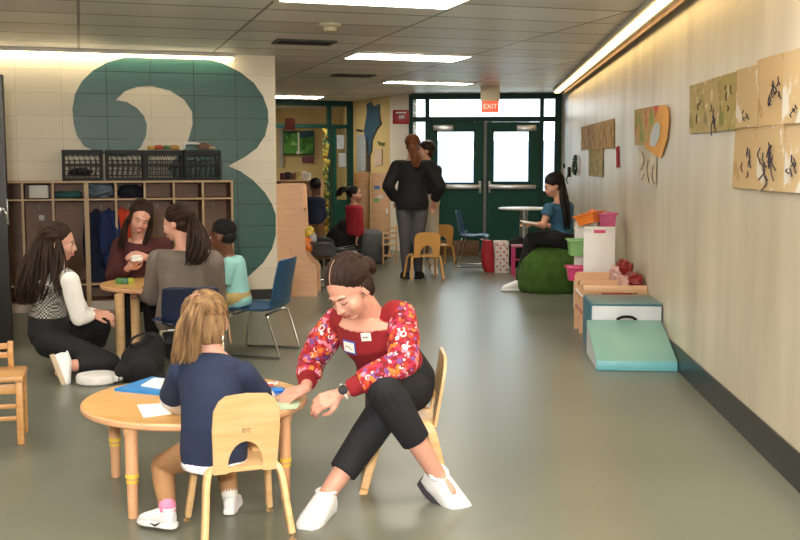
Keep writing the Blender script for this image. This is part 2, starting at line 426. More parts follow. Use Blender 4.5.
# strip of lamps along the right wall
for k in range(13):
    s0 = 15.3-1.24*(k+1)
    lb = 'long fluorescent strip light at the far end of the right wall' if k == 0 else ('fluorescent strip light on the right wall, %s from the far end' % ['second','third','fourth','fifth','sixth','seventh','eighth','ninth','tenth','eleventh','twelfth','thirteenth'][k-1])
    tt = thing('strip_light', lb, 'light', RP(s0, .145, H-.06), ANG_R, 'strip lights along the right wall')
    b = MB(); b.box((0, .62, .04), (.17, 1.232, .038), .004); b.build('housing', M['white_matte'], tt)
    b = MB(); b.box((-.02, .62, .014), (.075, 1.20, .026), .01); b.build('lamp_diffuser', M['diffuser_warm'], tt)
    b = MB(); b.box((.085, .62, .016), (.014, 1.24, .05)); b.build('rail', M['locker_brown'], tt)
# troffers
def troffer(u, v, lb, dp=.62):
    tt = thing('ceiling_light', lb, 'light', LP(u, v, H-.012), ANG_L, 'recessed ceiling lights')
    b = MB()
    for c, d in (((.62, .02, .003), (1.22, .035, .014)), ((.62, dp-.02, .003), (1.22, .035, .014)), ((.022, dp/2, .003), (.035, dp-.02, .014)), ((1.218, dp/2, .003), (.035, dp-.02, .014))): b.box(c, d)
    b.build('frame', M['white_matte'], tt, ang=None)
    b = MB(); b.box((.62, dp/2, .003), (1.165, dp-.07, .010), .003); b.build('lamp_diffuser', M['diffuser'], tt, ang=None)
troffer(1.24, 6.36, 'largest ceiling light at the top edge of the photo')
troffer(2.54, 9.85, 'rectangular ceiling light in the middle, beyond the smoke detector')
troffer(3.78, 13.05, 'thin looking ceiling light nearest the double doors', .36)
troffer(2.50, 16.25, 'ceiling light at the back left, beyond the end of the cream wall')
for u, v in ((1.0, 18.7), (-1.22, 3.3), (1.26, 3.0), (-2.46, 0), (.02, -.3), (-1.9, 6.46)):  # first one is added out of sight to brighten the far yellow wall
    troffer(u, v, {(1.0, 18.7): 'added unseen ceiling light brightening the yellow classroom wall', (-1.22, 3.3): 'ceiling light overhead left of the camera', (1.26, 3.0): 'ceiling light overhead right of the camera', (-2.46, 0): 'ceiling light behind the camera on the left', (.02, -.3): 'ceiling light behind the camera on the right', (-1.9, 6.46): 'ceiling light left of the frame above the kneeling woman'}[(u, v)])
# vents and smoke detector
def vent(x0, x1, y0, y1, lb):
    a = F(x0, y0, H); c = F(x1, y1, H); ua = a.dot(dL); ub = c.dot(dL); va = min(a.dot(dG), c.dot(dG)); vb = va+.3
    tt = thing('ceiling_vent', lb, 'vent', LP(ua, va, H-.014), ANG_L, 'ceiling air vents'); w = ub-ua
    b = MB()
    for c_, d in (((w/2, .01, .006), (w, .03, .014)), ((w/2, .29, .006), (w, .03, .014)), ((.01, .15, .006), (.03, .3, .014)), ((w-.01, .15, .006), (.03, .3, .014))): b.box(c_, d)
    b.build('frame', mat('dark_vent_frame', '#4a4745', .6) if 'dark_vent_frame' not in bpy.data.materials else bpy.data.materials['dark_vent_frame'], tt, ang=None)
    b = MB(); b.box((w/2, .15, .012), (w-.05, .26, .004)); b.build('duct_opening', M['black_plastic'], tt, ang=None)
    b = MB()
    for i in range(5): b.box((w/2, .05+i*.05, .004), (w-.05, .014, .008))
    b.build('louvre', M['black_plastic'], tt, ang=None)
vent(278, 330, 38.5, 44, 'larger ceiling vent near the smoke detector')
vent(336, 368, 73.5, 77, 'smaller ceiling vent farther back')
p = F(330, 24, H)
tt = thing('smoke_detector', 'round cream smoke detector on the ceiling', 'smoke detector', (p.x, p.y, H-.06))
b = MB(); b.lathe([(0, .06), (.085, .06), (.085, .045), (.06, .03), (0, .03)]); b.build('base', M['wall_plain'], tt)
b = MB(); b.lathe([(0, .035), (.055, .035), (.05, .008), (.035, 0), (0, 0)]); b.build('sensor', M['wall_plain'], tt)

# ------------------------------------------------------------------ back wall: frame, doors, glass
def bx(mb, x0, x1, y0, y1, off=0.0, th=.06, z0=None, bev=.004):
    t0 = onB(x0, 180)[0]; t1 = onB(x1, 180)[0]; za = onB(x0, y0)[1]; zb = onB(x0, y1)[1]
    if z0 is not None: zb = z0
    mb.box(((t0+t1)/2, off, (za+zb)/2), (abs(t1-t0), th, abs(za-zb)), bev)
def bk_obj(mb, name, m, parent=None):
    o = mb.build(name, m, parent, ang=None)
    if parent is None: o.matrix_basis = MBk
    return o
b = MB()
for r in ((409, 413, 95, 260), (425, 429.5, 95, 260), (539, 543, 95, 260), (554, 561.5, 95, 260)): bx(b, *r, 0, .12, 0)
for r in ((411, 560, 92.5, 99.5), (411, 560, 117, 122)): bx(b, *r, 0, .11)
bx(b, 412, 427, 203, 207); bx(b, 541, 556, 191, 195)
struct(bk_obj(b, 'trim_1', M['dark_frame']))
b = MB(); bx(b, 412, 427, 206, 260, 0, .05, 0); bx(b, 541, 556, 194, 260, 0, .05, 0); struct(bk_obj(b, 'trim_2', M['green_metal']))
wn = 1
for r in ((412, 426, 98, 118), (428, 541, 98, 118), (542, 555, 98, 118), (412, 426, 121, 204), (542, 555, 121, 192)):
    b = MB(); bx(b, *r, 0, .008); struct(bk_obj(b, 'window_%d' % wn, M['glass'])); wn += 1
# header above the frame and the wall strip right of it
b = MB(); ztop = onB(480, 93.5)[1]; tl = onB(410, 100)[0]; b.box(((tl+RWALL)/2+.0, 0, (ztop+H)/2), (RWALL-tl, .12, H-ztop)); tr = onB(561.5, 100)[0]
if RWALL > tr: b.box(((tr+RWALL)/2+.01, 0, H/2), (RWALL-tr+.02, .12, H))
struct(bk_obj(b, 'wall_back', M['wall_white']))
b = MB(); bx(b, 483.4, 486.4, 121, 260, -.03, .09, 0); struct(bk_obj(b, 'trim_3', mat('dull_grey_mullion', '#777b7a', .6)))
def door(n, x0, x1, w0, w1, wy0, wy1, cx0, cx1, bx0, bx1, latch):
    b = MB()
    bx(b, x0, w0, 122, 260, 0, .045, .003); bx(b, w1, x1, 122, 260, 0, .045, .003); bx(b, w0, w1, 122, wy0, 0, .045); bx(b, w0, w1, wy1, 260, 0, .045, .003)
    d = struct(bk_obj(b, 'door_%d' % n, M['green_metal']))
    b = MB(); bx(b, w0-.5, w1+.5, wy0-.5, wy1+.5, 0, .008); b.build('glass_pane', M['glass'], d, ang=None)
    b = MB()
    for r in ((w0-1, w0+.6, wy0-1, wy1+1), (w1-.6, w1+1, wy0-1, wy1+1), (w0, w1, wy0-1, wy0+.6), (w0, w1, wy1-.6, wy1+1)): bx(b, *r, -.028, .016)
    b.build('window_bead', M['dark_frame'], d, ang=None)
    b = MB(); bx(b, cx0, cx1, 125, 131, -.06, .06, None, .01); cl = b.build('door_closer', M['steel'], d)
    b = MB(); bx(b, bx0, bx1, 184.5, 189, -.07, .04, None, .008); bx(b, bx0, bx0+1.5, 184, 190, -.045, .06); bar = b.build('push_bar', M['steel'], d)
    b = MB(); bx(b, latch-1.5, latch+1.5, 181, 193, -.05, .05, None, .008); b.build('latch', M['grey_metal'], bar)
door(2, 429, 484.5, 437, 474, 131.5, 183, 433, 453, 442, 481, 480)
door(3, 485.3, 540, 493, 528.5, 131.5, 182, 516, 535.5, 488.5, 536, 489.5)
# exit sign hanging before the transom
def P_at(x, y, d): return W(x, y, d)
a = W(481.5, 112.2, 14.6); c = W(499, 101, 14.6); top = W(490, 92, 14.6)
tt = thing('exit_sign', 'glowing orange red exit sign hung above the double doors', 'exit sign', ((a.x+c.x)/2, 14.6, a.z))
w_, h_ = c.x-a.x, c.z-a.z
b = MB(); b.box((0, .03, h_+.085), (w_+.02, .08, H-a.z-h_-.0), .004) if False else b.box((0, .03, (H-a.z+h_)/2), (w_+.02, .07, H-a.z-h_), .004); b.build('mount', M['wall_plain'], tt)
b = MB(); b.box((0, .03, h_/2), (w_, .05, h_), .006); b.build('housing', emit('sign_glow_red', '#ff5a3c', .8), tt)
def lettering(name, txt, size, loc, rot, m, parent, spacing=1.0, depth=.001):
    cu = bpy.data.curves.new(name, 'FONT'); cu.body = txt; cu.size = size; cu.align_x = 'CENTER'; cu.align_y = 'CENTER'; cu.extrude = depth; cu.space_character = spacing
    o = bpy.data.objects.new('tmp', cu); C.objects.link(o); dg = bpy.context.evaluated_depsgraph_get(); dg.update()
    me = bpy.data.meshes.new_from_object(o.evaluated_get(dg)); bpy.data.objects.remove(o)
    me.transform(Matrix.Translation(V(loc)) @ rot.to_4x4())
    return link(name, me, m, parent)
RX = Matrix.Rotation(PI/2, 3, 'X')
lettering('lettering', 'EXIT', h_*.62, (0, .003, h_/2), RX, emit('sign_letter_glow', '#ffb9a8', 1.0), tt)

# ------------------------------------------------------------------ far left area beyond the cream wall
A0 = F(262, 99.5, H); A1 = F(352, 101.5, H); B1 = F(390, 96.5, H); C1 = onB(409.5, 97); C1 = dR*SB+nR*C1[0]
def wall_between(name, p, q, z0, z1, th, m):
    p = V((p.x, p.y, 0)); q = V((q.x, q.y, 0)); d = q-p; L = d.length
    b = MB(); b.box((L/2, th/2, (z0+z1)/2), (L, th, z1-z0)); o = b.build(name, m, None, ang=None)
    o.location = p; o.rotation_euler = (0, 0, math.atan2(d.y, d.x)); return struct(o)
wall_between('wall_tan', A1, B1, 0, H, .12, M['wall_yellow'])
wall_between('wall_pier', B1, C1, 0, H, .12, M['wall_white'])
wall_between('wall_far_side', A1+V((-.02, .14, 0)), V((-1.05, 20.7, 0)), 0, H, .1, M['wall_yellow'])
# dark framed glazed partition
d_ = (A1-A0); Lf = d_.length; af = math.atan2(d_.y, d_.x)
MF = Matrix.Translation(V((A0.x, A0.y, 0))) @ Matrix.Rotation(af, 4, 'Z')
def onF(px, py):
    n = V((-d_.y, d_.x, 0)).normalized(); r_ = ray(px, py); k = V((A0.x, A0.y, 0)).dot(n)/r_.dot(n); q = r_*k
    return (q-V((A0.x, A0.y, 0))).dot(V((d_.x, d_.y, 0)).normalized()), EYE+q.z
def fx(mb, x0, x1, y0, y1, z0=None, th=.1):
    ta, za = onF(x0, y0); tb, _ = onF(x1, y0); zb = onF(x0, y1)[1] if z0 is None else z0
    mb.box(((ta+tb)/2, 0, (za+zb)/2), (tb-ta, th, za-zb), .004)
b = MB(); fx(b, 266, 350, 99, 105); fx(b, 266, 350, 123.5, 127.5)
for x0, x1 in ((327, 330.5), (347, 353)): fx(b, x0, x1, 100, 250, 0)
o = b.build('trim_4', M['dark_frame'], None, ang=None); o.matrix_basis = MF; struct(o)
b = MB(); fx(b, 332, 336, 127, 250, 0, .05); fx(b, 336, 347, 200, 250, 0, .045)
o = b.build('door_4', M['green_metal'], None, ang=None); o.matrix_basis = MF; struct(o)
b = MB(); fx(b, 336, 347, 127, 200, None, .01); b.build('glass_pane', M['glass'], o, ang=None)
for k, (x, y) in enumerate(((340, 142), (342, 160))):
    b = MB(); fx(b, x-3.5, x+4, y-7, y+7, None, .02); b.build('poster', mat('pale_poster', '#b9c0c4', .7), o, ang=None)

# dark door standing open at the left
q = F(13, 352); dz = 1.985
dd = thing('door_1', None, None, (q.x, q.y, 0)); struct(dd); del_ = None
dd.rotation_euler = (0, 0, .06)
b = MB(); b.box((-.46, 0, dz/2+.005), (.92, .045, dz-.01), .004); lf = b.build('door_leaf', mat('dark_brown_door', '#1a1614', .4, .2, 3, stretch=(6, 1, .5)), dd)
zh = W(6, 210, q.y).z
b = MB(); b.lathe([(0, 0), (.03, 0), (.028, .012), (.012, .016), (.011, .055), (0, .055)], 20, M=Matrix.Translation((-.06, -.022, zh)) @ Matrix.Rotation(PI/2, 4, 'X'))
b.tube(crom([(-.06, -.07, zh), (-.10, -.072, zh+.002), (-.16, -.066, zh-.004)]), .009, 10); b.build('lever_handle', M['chrome'], dd)
b = MB(); b.box((.0, -.0, zh), (.006, .03, .16), .002); b.build('latch_plate', M['steel'], dd)
b = MB(); b.tube(crom([(-.02, -.024, zh+.02), (-.012, -.06, zh+.01), (.012, -.06, zh-.04), (.014, -.05, zh-.1)]), .007, 8); b.build('lock_lever', M['chrome'], dd)
z1_, z2_ = W(3, 157, q.y).z, W(3, 117, q.y).z
b = MB(); b.box((-.16, -.026, (z1_+z2_)/2), (.2, .004, z2_-z1_)); b.build('notice', mat('grey_notice', '#8d8a88', .6, .3, 30), dd)
wall_between('wall_jamb', V((-5.0, q.y+.15, 0)), V((-3.80, q.y+.15, 0)), 0, H, .12, M['wall_plain'])
b = MB(); b.box((-3.79, q.y+.21, H/2), (.06, .16, H)); struct(b.build('trim_5', M['black_base'], None, ang=None))
# ================================================================== LOCKERS AND WHAT IS ON AND IN THEM
VF = 10.12; LD = 10.48-VF
def lz(y, v=VF, x=100): return onL(x, y, v)[1]
ZT, ZS, ZB = lz(181), lz(199.5), lz(284)
def locker(name, label, xs, loc_v=VF):
    us = [onL(x, 200, VF)[0] for x in xs]; u0 = us[0]; w = us[-1]-u0; D = LD; th = .018
    t = thing(name, label, 'coat lockers', LP(u0, VF, 0), ANG_L, 'open coat lockers')
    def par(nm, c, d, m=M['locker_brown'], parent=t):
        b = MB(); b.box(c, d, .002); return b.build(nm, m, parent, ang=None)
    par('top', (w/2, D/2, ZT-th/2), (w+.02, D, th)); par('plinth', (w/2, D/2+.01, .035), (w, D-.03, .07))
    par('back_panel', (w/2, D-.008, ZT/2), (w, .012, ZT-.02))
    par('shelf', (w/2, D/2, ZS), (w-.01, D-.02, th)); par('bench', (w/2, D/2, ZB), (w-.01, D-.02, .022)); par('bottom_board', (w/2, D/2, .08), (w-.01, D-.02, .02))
    for i, u in enumerate(us):
        x = u-u0; n = 'side_panel' if i in (0, len(us)-1) else 'divider'
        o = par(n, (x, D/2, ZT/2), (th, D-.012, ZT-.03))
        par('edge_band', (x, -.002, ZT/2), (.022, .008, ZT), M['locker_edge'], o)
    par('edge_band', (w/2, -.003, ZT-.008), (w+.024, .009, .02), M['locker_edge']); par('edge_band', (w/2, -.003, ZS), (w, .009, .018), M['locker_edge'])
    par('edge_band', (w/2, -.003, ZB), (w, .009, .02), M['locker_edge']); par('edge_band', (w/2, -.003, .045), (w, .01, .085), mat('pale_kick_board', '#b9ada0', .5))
    hk = None
    for a_, b_ in zip(us, us[1:]):
        for f in (.5,):
            if hk is None:
                b = MB(); b.tube(crom([(0, 0, 0), (0, -.02, -.004), (0, -.028, -.016), (0, -.022, -.024), (0, -.014, -.02)]), .003, 6); b.box((0, 0, .006), (.012, .006, .028), .002); hk = b.build('coat_hook', M['grey_metal'], t)
                hk.location = (a_-u0+(b_-a_)*f, D-.02, lz(208))
            else:
                h2 = hk.copy(); C.objects.link(h2); h2.location = (a_-u0+(b_-a_)*f, D-.02, lz(208))
    return t
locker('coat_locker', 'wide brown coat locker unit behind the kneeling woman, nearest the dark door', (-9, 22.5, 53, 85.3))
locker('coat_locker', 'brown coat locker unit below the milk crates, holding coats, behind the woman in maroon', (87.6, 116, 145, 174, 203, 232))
# milk crates on top
def crate(w, d, h):
    b = MB(); th = .01
    for z, hh in ((.012, .024), (h-.02, .04), (h*.52, .02)):
        for c, s_ in (((0, -d/2, z), (w, th, hh)), ((0, d/2, z), (w, th, hh)), ((-w/2, 0, z), (th, d, hh)), ((w/2, 0, z), (th, d, hh))): b.box(c, s_)
    for x in (-w/2, w/2):
        for y in (-d/2, d/2): b.box((x, y, h/2), (.026, .026, h), .004)
    n = 7
    for i in range(1, n):
        x = -w/2+w*i/n; y = -d/2+d*i/n
        for s_ in (-1, 1):
            b.box((x, s_*d/2, h*.36), (.007, th*.8, h*.7)); b.box((s_*w/2, y, h*.36), (th*.8, .007, h*.7))
            b.seg((x-w/n*.5, s_*d/2, .03), (x+w/n*.4, s_*d/2, h*.5), .005, .006); b.seg((x+w/n*.4, s_*d/2, h*.5), (x-w/n*.5, s_*d/2, h*.93), .005, .006)
    for k in range(1, 6):
        for s_ in (-1, 1): b.box((0, s_*d/2, h*k/6), (w, th*.8, .006)); b.box((s_*w/2, 0, h*k/6), (th*.8, d, .006))
    for k in range(6): b.box((0, -d/2+d*(k+.5)/6, .006), (w, .02, .008)); b.box((-w/2+w*(k+.5)/6, 0, .006), (.02, d, .008))
    return b.mesh('milk_crate')
cm = crate(.335, .29, .285)
crl = ['leftmost black milk crate on the lockers, with a dark cloth inside', 'second black milk crate from the left on the lockers', 'third black milk crate from the left on the lockers, with odds and ends above', 'rightmost black milk crate on the lockers, under the white handle']
CR = []
for i, (x0, x1) in enumerate(((64.5, 101), (108, 144.5), (147.5, 183.5), (184.5, 220))):
    ua = onL(x0, 180, VF+.02)[0]; ub = onL(x1, 180, VF+.02)[0]
    o = link('milk_crate', cm, M['black_plastic']); o.location = LP((ua+ub)/2, VF+.175, ZT+.001); o.rotation_euler = (0, 0, ANG_L)
    setp(o, crl[i], 'crate', 'milk crates on the lockers'); CR.append(o)
def lobj(mb, name, m, u, v, z, label, cat, group=None, ang=40, rz=0):
    o = mb.build(name, m, None, ang=ang); o.location = LP(u, v, z); o.rotation_euler = (0, 0, ANG_L+rz); return setp(o, label, cat, group)
def crumple(w, d, h, seed, n=22, amp=.3):                 # a folded or stuffed piece of cloth
    rnd = random.Random(seed); b = MB(); t = bmesh.new(); bmesh.ops.create_uvsphere(t, u_segments=n*2, v_segments=n, radius=1)
    from mathutils import noise
    off = V((rnd.random()*9, rnd.random()*9, 0))
    for v in t.verts:
        p = v.co.copy(); k = 1+amp*noise.noise(p*2.2+off)+amp*.5*noise.noise(p*5+off)
        sx = math.copysign(abs(p.x)**.6, p.x); sy = math.copysign(abs(p.y)**.6, p.y); sz = math.copysign(abs(p.z)**.8, p.z)
        v.co = V((sx*w/2*k, sy*d/2*k, max(sz*h/2*k, -h/2)+h/2))
    return b.add(t)
def lu(x, v=VF+.05, y=200): return onL(x, y, v)[0]
cloth = lambda n, c: mat(n, c, .9, .25, 8, .4, 60)
lobj(crumple(.2, .16, .07, 3), 'folded_cloth', M['black_cloth'], lu(81), VF+.17, ZT+.045, 'dark cloth lying inside the leftmost milk crate', 'cloth')
# odds and ends on the two right crates
zc = ZT+.288
b = MB(); b.tube(crom([(-.075, 0, 0), (-.07, 0, .045), (-.04, 0, .055), (.04, 0, .055), (.07, 0, .045), (.075, 0, 0)]), .011, 10)
lobj(b, 'carrying_handle', M['white_plastic'], lu(194), VF+.1, zc+.008, 'white carrying handle lying on the rightmost milk crate', 'handle')
for i, (x, c, sz, lb) in enumerate(((153, '#c9a13a', .05, 'small yellow toy on the third crate, leftmost of the row'), (160, '#b5462c', .06, 'small red toy on the third crate'), (168, '#3f6a3a', .055, 'small green toy on the third crate'), (176, '#b98f45', .06, 'small tan toy on the third crate, by the seam'), (206, '#6b4a36', .09, 'brown toy with a raised head on the rightmost crate'), (213, '#a89b84', .05, 'small beige toy at the right end of the rightmost crate'))):
    lobj(crumple(sz*1.5, .06, sz*.7, 10+i, 10), 'small_toy', mat('toy_paint_%d' % i, c, .5), lu(x), VF+.1+.0*i, zc+.004, lb, 'toy', 'odds and ends on the milk crates')
b = MB(); b.box((0, 0, .004), (.5, .3, .008), .002); lobj(b, 'cardboard_sheet', M['kraft'], lu(183), VF+.17, ZT+.279+.0065, 'tan cardboard lid lying across the two right crates', 'cardboard') if False else b.bm.free()
# contents of the cubbies
b = MB(); b.box((0, 0, .065), (.17, .2, .12), .01); lobj(b, 'storage_box', M['white_matte'], lu(39), VF+.13, ZS+.01, 'white box on the locker shelf above the kneeling woman', 'box')
lobj(crumple(.25, .2, .07, 21, 22, .15), 'folded_towel', cloth('teal_cloth', '#2e5c5c'), lu(68), VF+.12, ZS+.009, 'folded teal cloth on the locker shelf', 'cloth')
lobj(crumple(.24, .22, .16, 22), 'stuffed_jacket', cloth('grey_blue_cloth', '#5d6b78'), lu(100), VF+.14, ZS+.009, 'grey blue jacket stuffed on the locker shelf under the second crate', 'jacket')
lobj(crumple(.22, .22, .12, 23), 'dark_hat', cloth('dark_navy_cloth', '#171a26'), lu(131), VF+.14, ZS+.009, 'dark knitted bundle on the locker shelf right of the grey blue jacket', 'bundle')
def coat(px, w, y0, y1, m, label, seed, vv=VF+.12):
    z1, z0 = lz(y0, vv), lz(y1, vv); h = z1-z0; rings = []; rnd = random.Random(seed)
    for i in range(15):
        t = i/14; ww = w*(.3+.7*min(1, t*3))*(.94+.1*rnd.random()); x = .012*math.sin(i*1.3+seed)
        rings.append((V((x, 0, h*(1-t))), V((ww/2, 0, 0)), V((0, .05+.02*math.sin(i+seed), 0))))
    b = MB(); b.loft(rings, 28, .8)
    for s_ in (-1, 1): b.limb([(s_*w*.34, -.02, h*.92), (s_*w*.47, -.04, h*.6), (s_*w*.42, -.05, h*.3)], [.045, .045, .04])
    b.ell((0, .0, h*.97), (w*.22, .05, .045))
    o = b.skin('hanging_coat', m, None, False, .009, 3); u = lu(px, vv); o.location = LP(u, vv, z0); o.rotation_euler = (0, 0, ANG_L)
    return setp(o, label, 'coat', 'coats hanging in the lockers')
coat(96, .19, 211, 286, cloth('navy_coat', '#141c36'), 'navy coat hanging in the locker, left of the others', 1)
coat(108.5, .13, 211, 268, cloth('dark_blue_coat', '#1b2c5a'), 'narrow blue coat hanging beside the orange coat in the lockers', 2, VF+.07)
coat(121, .12, 210, 262, cloth('orange_coat', '#d2492b'), 'orange red coat hanging in the lockers beside the woman in maroon', 3, VF+.17)
b = MB(); b.box((0, 0, 0), (.05, .004, .05), .001); lobj(b, 'name_card', M['paper'], lu(41, VF+.33), VF+.34, lz(217, VF+.33), 'small white card on the back of the locker above the kneeling woman', 'card')

# ================================================================== RIGHT WALL: DISPLAYS
def rsheet(name, px, label, m, group=None, off=.006, curl=.012, marks=None, cat='artwork'):
    """a sheet taped to the right wall; px = four photo corners (tl, tr, br, bl); built as a slightly buckled sheet with thickness"""
    q = [onR(x, y, off) for x, y in px]; s0 = sum(a for a, _ in q)/4; z0 = min(z for _, z in q)
    n = 8; t = bmesh.new(); g = []
    rnd = random.Random(int(px[0][0]*7+px[0][1])); ph = rnd.random()*6
    for i in range(n+1):
        row = []
        for j in range(n+1):
            u, v = i/n, j/n
            s = (q[0][0]*(1-u)+q[1][0]*u)*(1-v)+(q[3][0]*(1-u)+q[2][0]*u)*v
            z = (q[0][1]*(1-u)+q[1][1]*u)*(1-v)+(q[3][1]*(1-u)+q[2][1]*u)*v
            row.append(t.verts.new((-.001-curl*(v**2)*(.4+.6*abs(math.sin(3*u+ph))), s-s0, z-z0)))
        g.append(row)
    for i in range(n):
        for j in range(n): t.faces.new((g[i][j], g[i+1][j], g[i+1][j+1], g[i][j+1]))
    bmesh.ops.recalc_face_normals(t, faces=t.faces); bmesh.ops.solidify(t, geom=list(t.faces), thickness=.0012)
    b = MB(); b.add(t); o = b.build(name, m, None, ang=60); o.location = RP(s0, off, z0); o.rotation_euler = (0, 0, ANG_R)
    setp(o, label, cat, group)
    if marks:
        for nm, mm, polys in marks:
            b2 = MB()
            for poly in polys:
                pts = []
                for (x, y) in poly:
                    s, z = onR(x, y, off+.016); pts.append(V((-.0155, s-s0, z-z0)))
                b2.tube(crom(pts, 4) if len(pts) > 2 else pts, .0032, 5)
            b2.build(nm, mm, o)
    return o
def paint_mat(name, base, spots, scale=9, thr=.5):
    m, nt, b = new_mat(name); N = nt.nodes; Lk = nt.links; tc = N.new('ShaderNodeTexCoord')
    cur = None; col = N.new('ShaderNodeRGB'); col.outputs[0].default_value = lin(base); cur = col.outputs[0]
    for i, (c, th, sc) in enumerate(spots):
        mp = N.new('ShaderNodeMapping'); mp.inputs['Location'].default_value = (i*3.1, i*1.7, i*2.3); nz = N.new('ShaderNodeTexNoise'); nz.inputs['Scale'].default_value = sc; nz.inputs['Detail'].default_value = 3
        Lk.new(tc.outputs['Object'], mp.inputs[0]); Lk.new(mp.outputs[0], nz.inputs['Vector'])
        g = N.new('ShaderNodeMapRange'); g.inputs['From Min'].default_value = th; g.inputs['From Max'].default_value = th+.04; Lk.new(nz.outputs['Fac'], g.inputs['Value'])
        mx = N.new('ShaderNodeMix'); mx.data_type = 'RGBA'; Lk.new(g.outputs[0], mx.inputs[0]); Lk.new(cur, mx.inputs['A']); mx.inputs['B'].default_value = lin(c); cur = mx.outputs['Result']
    Lk.new(cur, b.inputs['Base Color']); b.inputs['Roughness'].default_value = .85; return m
art_m = [paint_mat('tan_painting_%d' % i, base, sp) for i, (base, sp) in enumerate((
    ('#a89565', [('#8b8450', .56, 9), ('#bfb48c', .6, 14)]), ('#b09a6a', [('#857f50', .58, 8), ('#c9c1a8', .6, 12)]), ('#a8965c', [('#7d7f42', .55, 7), ('#bfb48c', .62, 12)]),
    ('#c4a97e', [('#d8d0c2', .58, 8)]), ('#c6a87c', [('#b5925f', .6, 7)]), ('#c6ac84', [('#d8d3ca', .5, 5)])))]
def strokes(cx, cy, w, h, n, seed):
    r = random.Random(seed); out = []
    for i in range(n):
        x = cx+(r.random()-.5)*w; y = cy+(r.random()-.5)*h; l = h*.3*(.5+r.random())
        out.append([(x, y), (x+(r.random()-.5)*w*.3, y+l*.5), (x+(r.random()-.5)*w*.4, y+l)])
    return out
G = 'black brush paintings on tan paper'
S = [((689.5, 86, 704.5, 81.5, 705, 132.5, 690, 134), 0, (698, 108, 4, 20, 3), 'tan painting at the left end of the upper row on the right wall'),
     ((704, 81.5, 720, 76, 720, 131, 704.5, 133), 1, (713, 105, 8, 34, 7), 'second tan painting from the left in the upper row on the right wall'),
     ((719, 76.5, 738, 71, 737.5, 130, 720, 131), 2, (728, 96, 5, 24, 4), 'third tan painting from the left in the upper row, olive green at its foot'),
     ((737, 70, 759, 64, 758.5, 127, 737, 127.5), 3, (746, 112, 8, 10, 5), 'fourth tan painting in the upper row, mostly pale with marks at its foot'),
     ((757.5, 60, 785, 52, 784, 124, 757.5, 126.5), 4, (774, 86, 10, 26, 14), 'tan painting with a dark black tree shape in the upper row'),
     ((783.5, 53, 812, 44, 811, 122, 783.5, 124), 5, (793, 108, 8, 14, 4), 'upper row painting cut by the right edge of the photo, large white area'),
     ((735.5, 126, 758.5, 124, 757, 189, 733, 188), 4, (746, 158, 8, 28, 8), 'lower row tan painting at the left, under the pale one'),
     ((757.5, 124, 785, 122, 784.5, 192, 757.5, 190), 3, (768, 155, 18, 44, 14), 'middle painting of the lower row, many black strokes'),
     ((784, 122, 812, 120, 812, 194, 784.5, 192), 5, (792, 165, 12, 24, 6), 'lower row painting cut by the right edge of the photo')]
for k, (c, mi, st, lb) in enumerate(S):
    rsheet('painting', [(c[0], c[1]), (c[2], c[3]), (c[4], c[5]), (c[6], c[7])], lb, art_m[mi], G, .006+.004*(k % 2), .008, [('brush_stroke', M['ink'], [q]) for q in strokes(*st, 50+k)])
c2m = [paint_mat('brown_collage_%d' % i, base, sp) for i, (base, sp) in enumerate((('#a8895c', [('#86663c', .52, 9), ('#c5ab80', .6, 12)]), ('#b39263', [('#7e6138', .55, 10)]), ('#a38c58', [('#76804a', .52, 10), ('#c9b27e', .6, 14)])))]
for k, (c, mi, lb) in enumerate((((581, 127, 591.5, 124.5, 592, 149, 581.5, 150.5), 0, 'far brown painting at the left end of its row'), ((591, 124.5, 603, 121, 603, 149, 591.5, 149.5), 1, 'middle brown painting of the far row'), ((602.5, 121.5, 614.5, 118, 614.5, 148.5, 603, 149), 0, 'right brown painting of the far row'), ((588.5, 149, 603, 148.5, 603, 177, 589, 175.5), 2, 'brown and green painting hung below the far row'))):
    rsheet('painting', [(c[0], c[1]), (c[2], c[3]), (c[4], c[5]), (c[6], c[7])], lb, c2m[mi], 'small brown paintings at the far end of the right wall', .006+.003*(k % 2), .006)
rsheet('paper_strip', [(616, 147.5), (619, 145.5), (619.5, 167), (616.5, 168)], 'narrow red paper strip on the right wall beside the far paintings', mat('red_paper', '#9c2f34', .95, spec=.1), None, .006, .004, cat='paper')
# collage in the middle of the wall
rsheet('painting', [(634.5, 110), (659, 105), (659, 146), (635.5, 145)], 'multicoloured painted sheet at the left of the orange shape', paint_mat('mixed_painting', '#c0a26b', [('#8ea05c', .52, 7), ('#cf5f6b', .58, 8), ('#b9b19a', .62, 11)]), None, .006, .008)
rsheet('paint_splash', [(654, 106), (663.5, 107), (663, 133), (655, 131)], 'red and pink paint on a sheet tucked beside the orange shape', paint_mat('pink_painting', '#cf5d66', [('#c9a55f', .55, 9)]), None, .009, .004, cat='artwork')
def rpoly(name, pts, m, label, off, th=.002, parent=None):
    q = [onR(x, y, off) for x, y in pts]; s0 = sum(a for a, _ in q)/len(q); z0 = min(z for _, z in q)
    b = MB(); b.prism([(a-s0, z-z0) for a, z in q], th, M=Matrix.Rotation(PI/2, 4, 'Z')); o = b.build(name, m, None, ang=None)
    o.location = RP(s0, off, z0); o.rotation_euler = (0, 0, ANG_R)
    return setp(o, label, 'artwork')
rpoly('paper_shape', [(659, 106), (664, 104.5), (668, 108), (669, 121), (667, 139), (661, 158), (655, 155), (644.5, 147), (651, 133), (655, 119)], mat('orange_paper', '#e0a458', .8, .1, 6), 'large orange paper ring shape with a pale blue centre', .014)
rpoly('paper_oval', [(651, 134), (654, 124), (658, 121.5), (660, 127), (659, 138), (654.5, 147), (649.5, 145)], mat('pale_blue_paper', '#c3ccd3', .8), 'pale blue oval in the orange paper shape', .019)
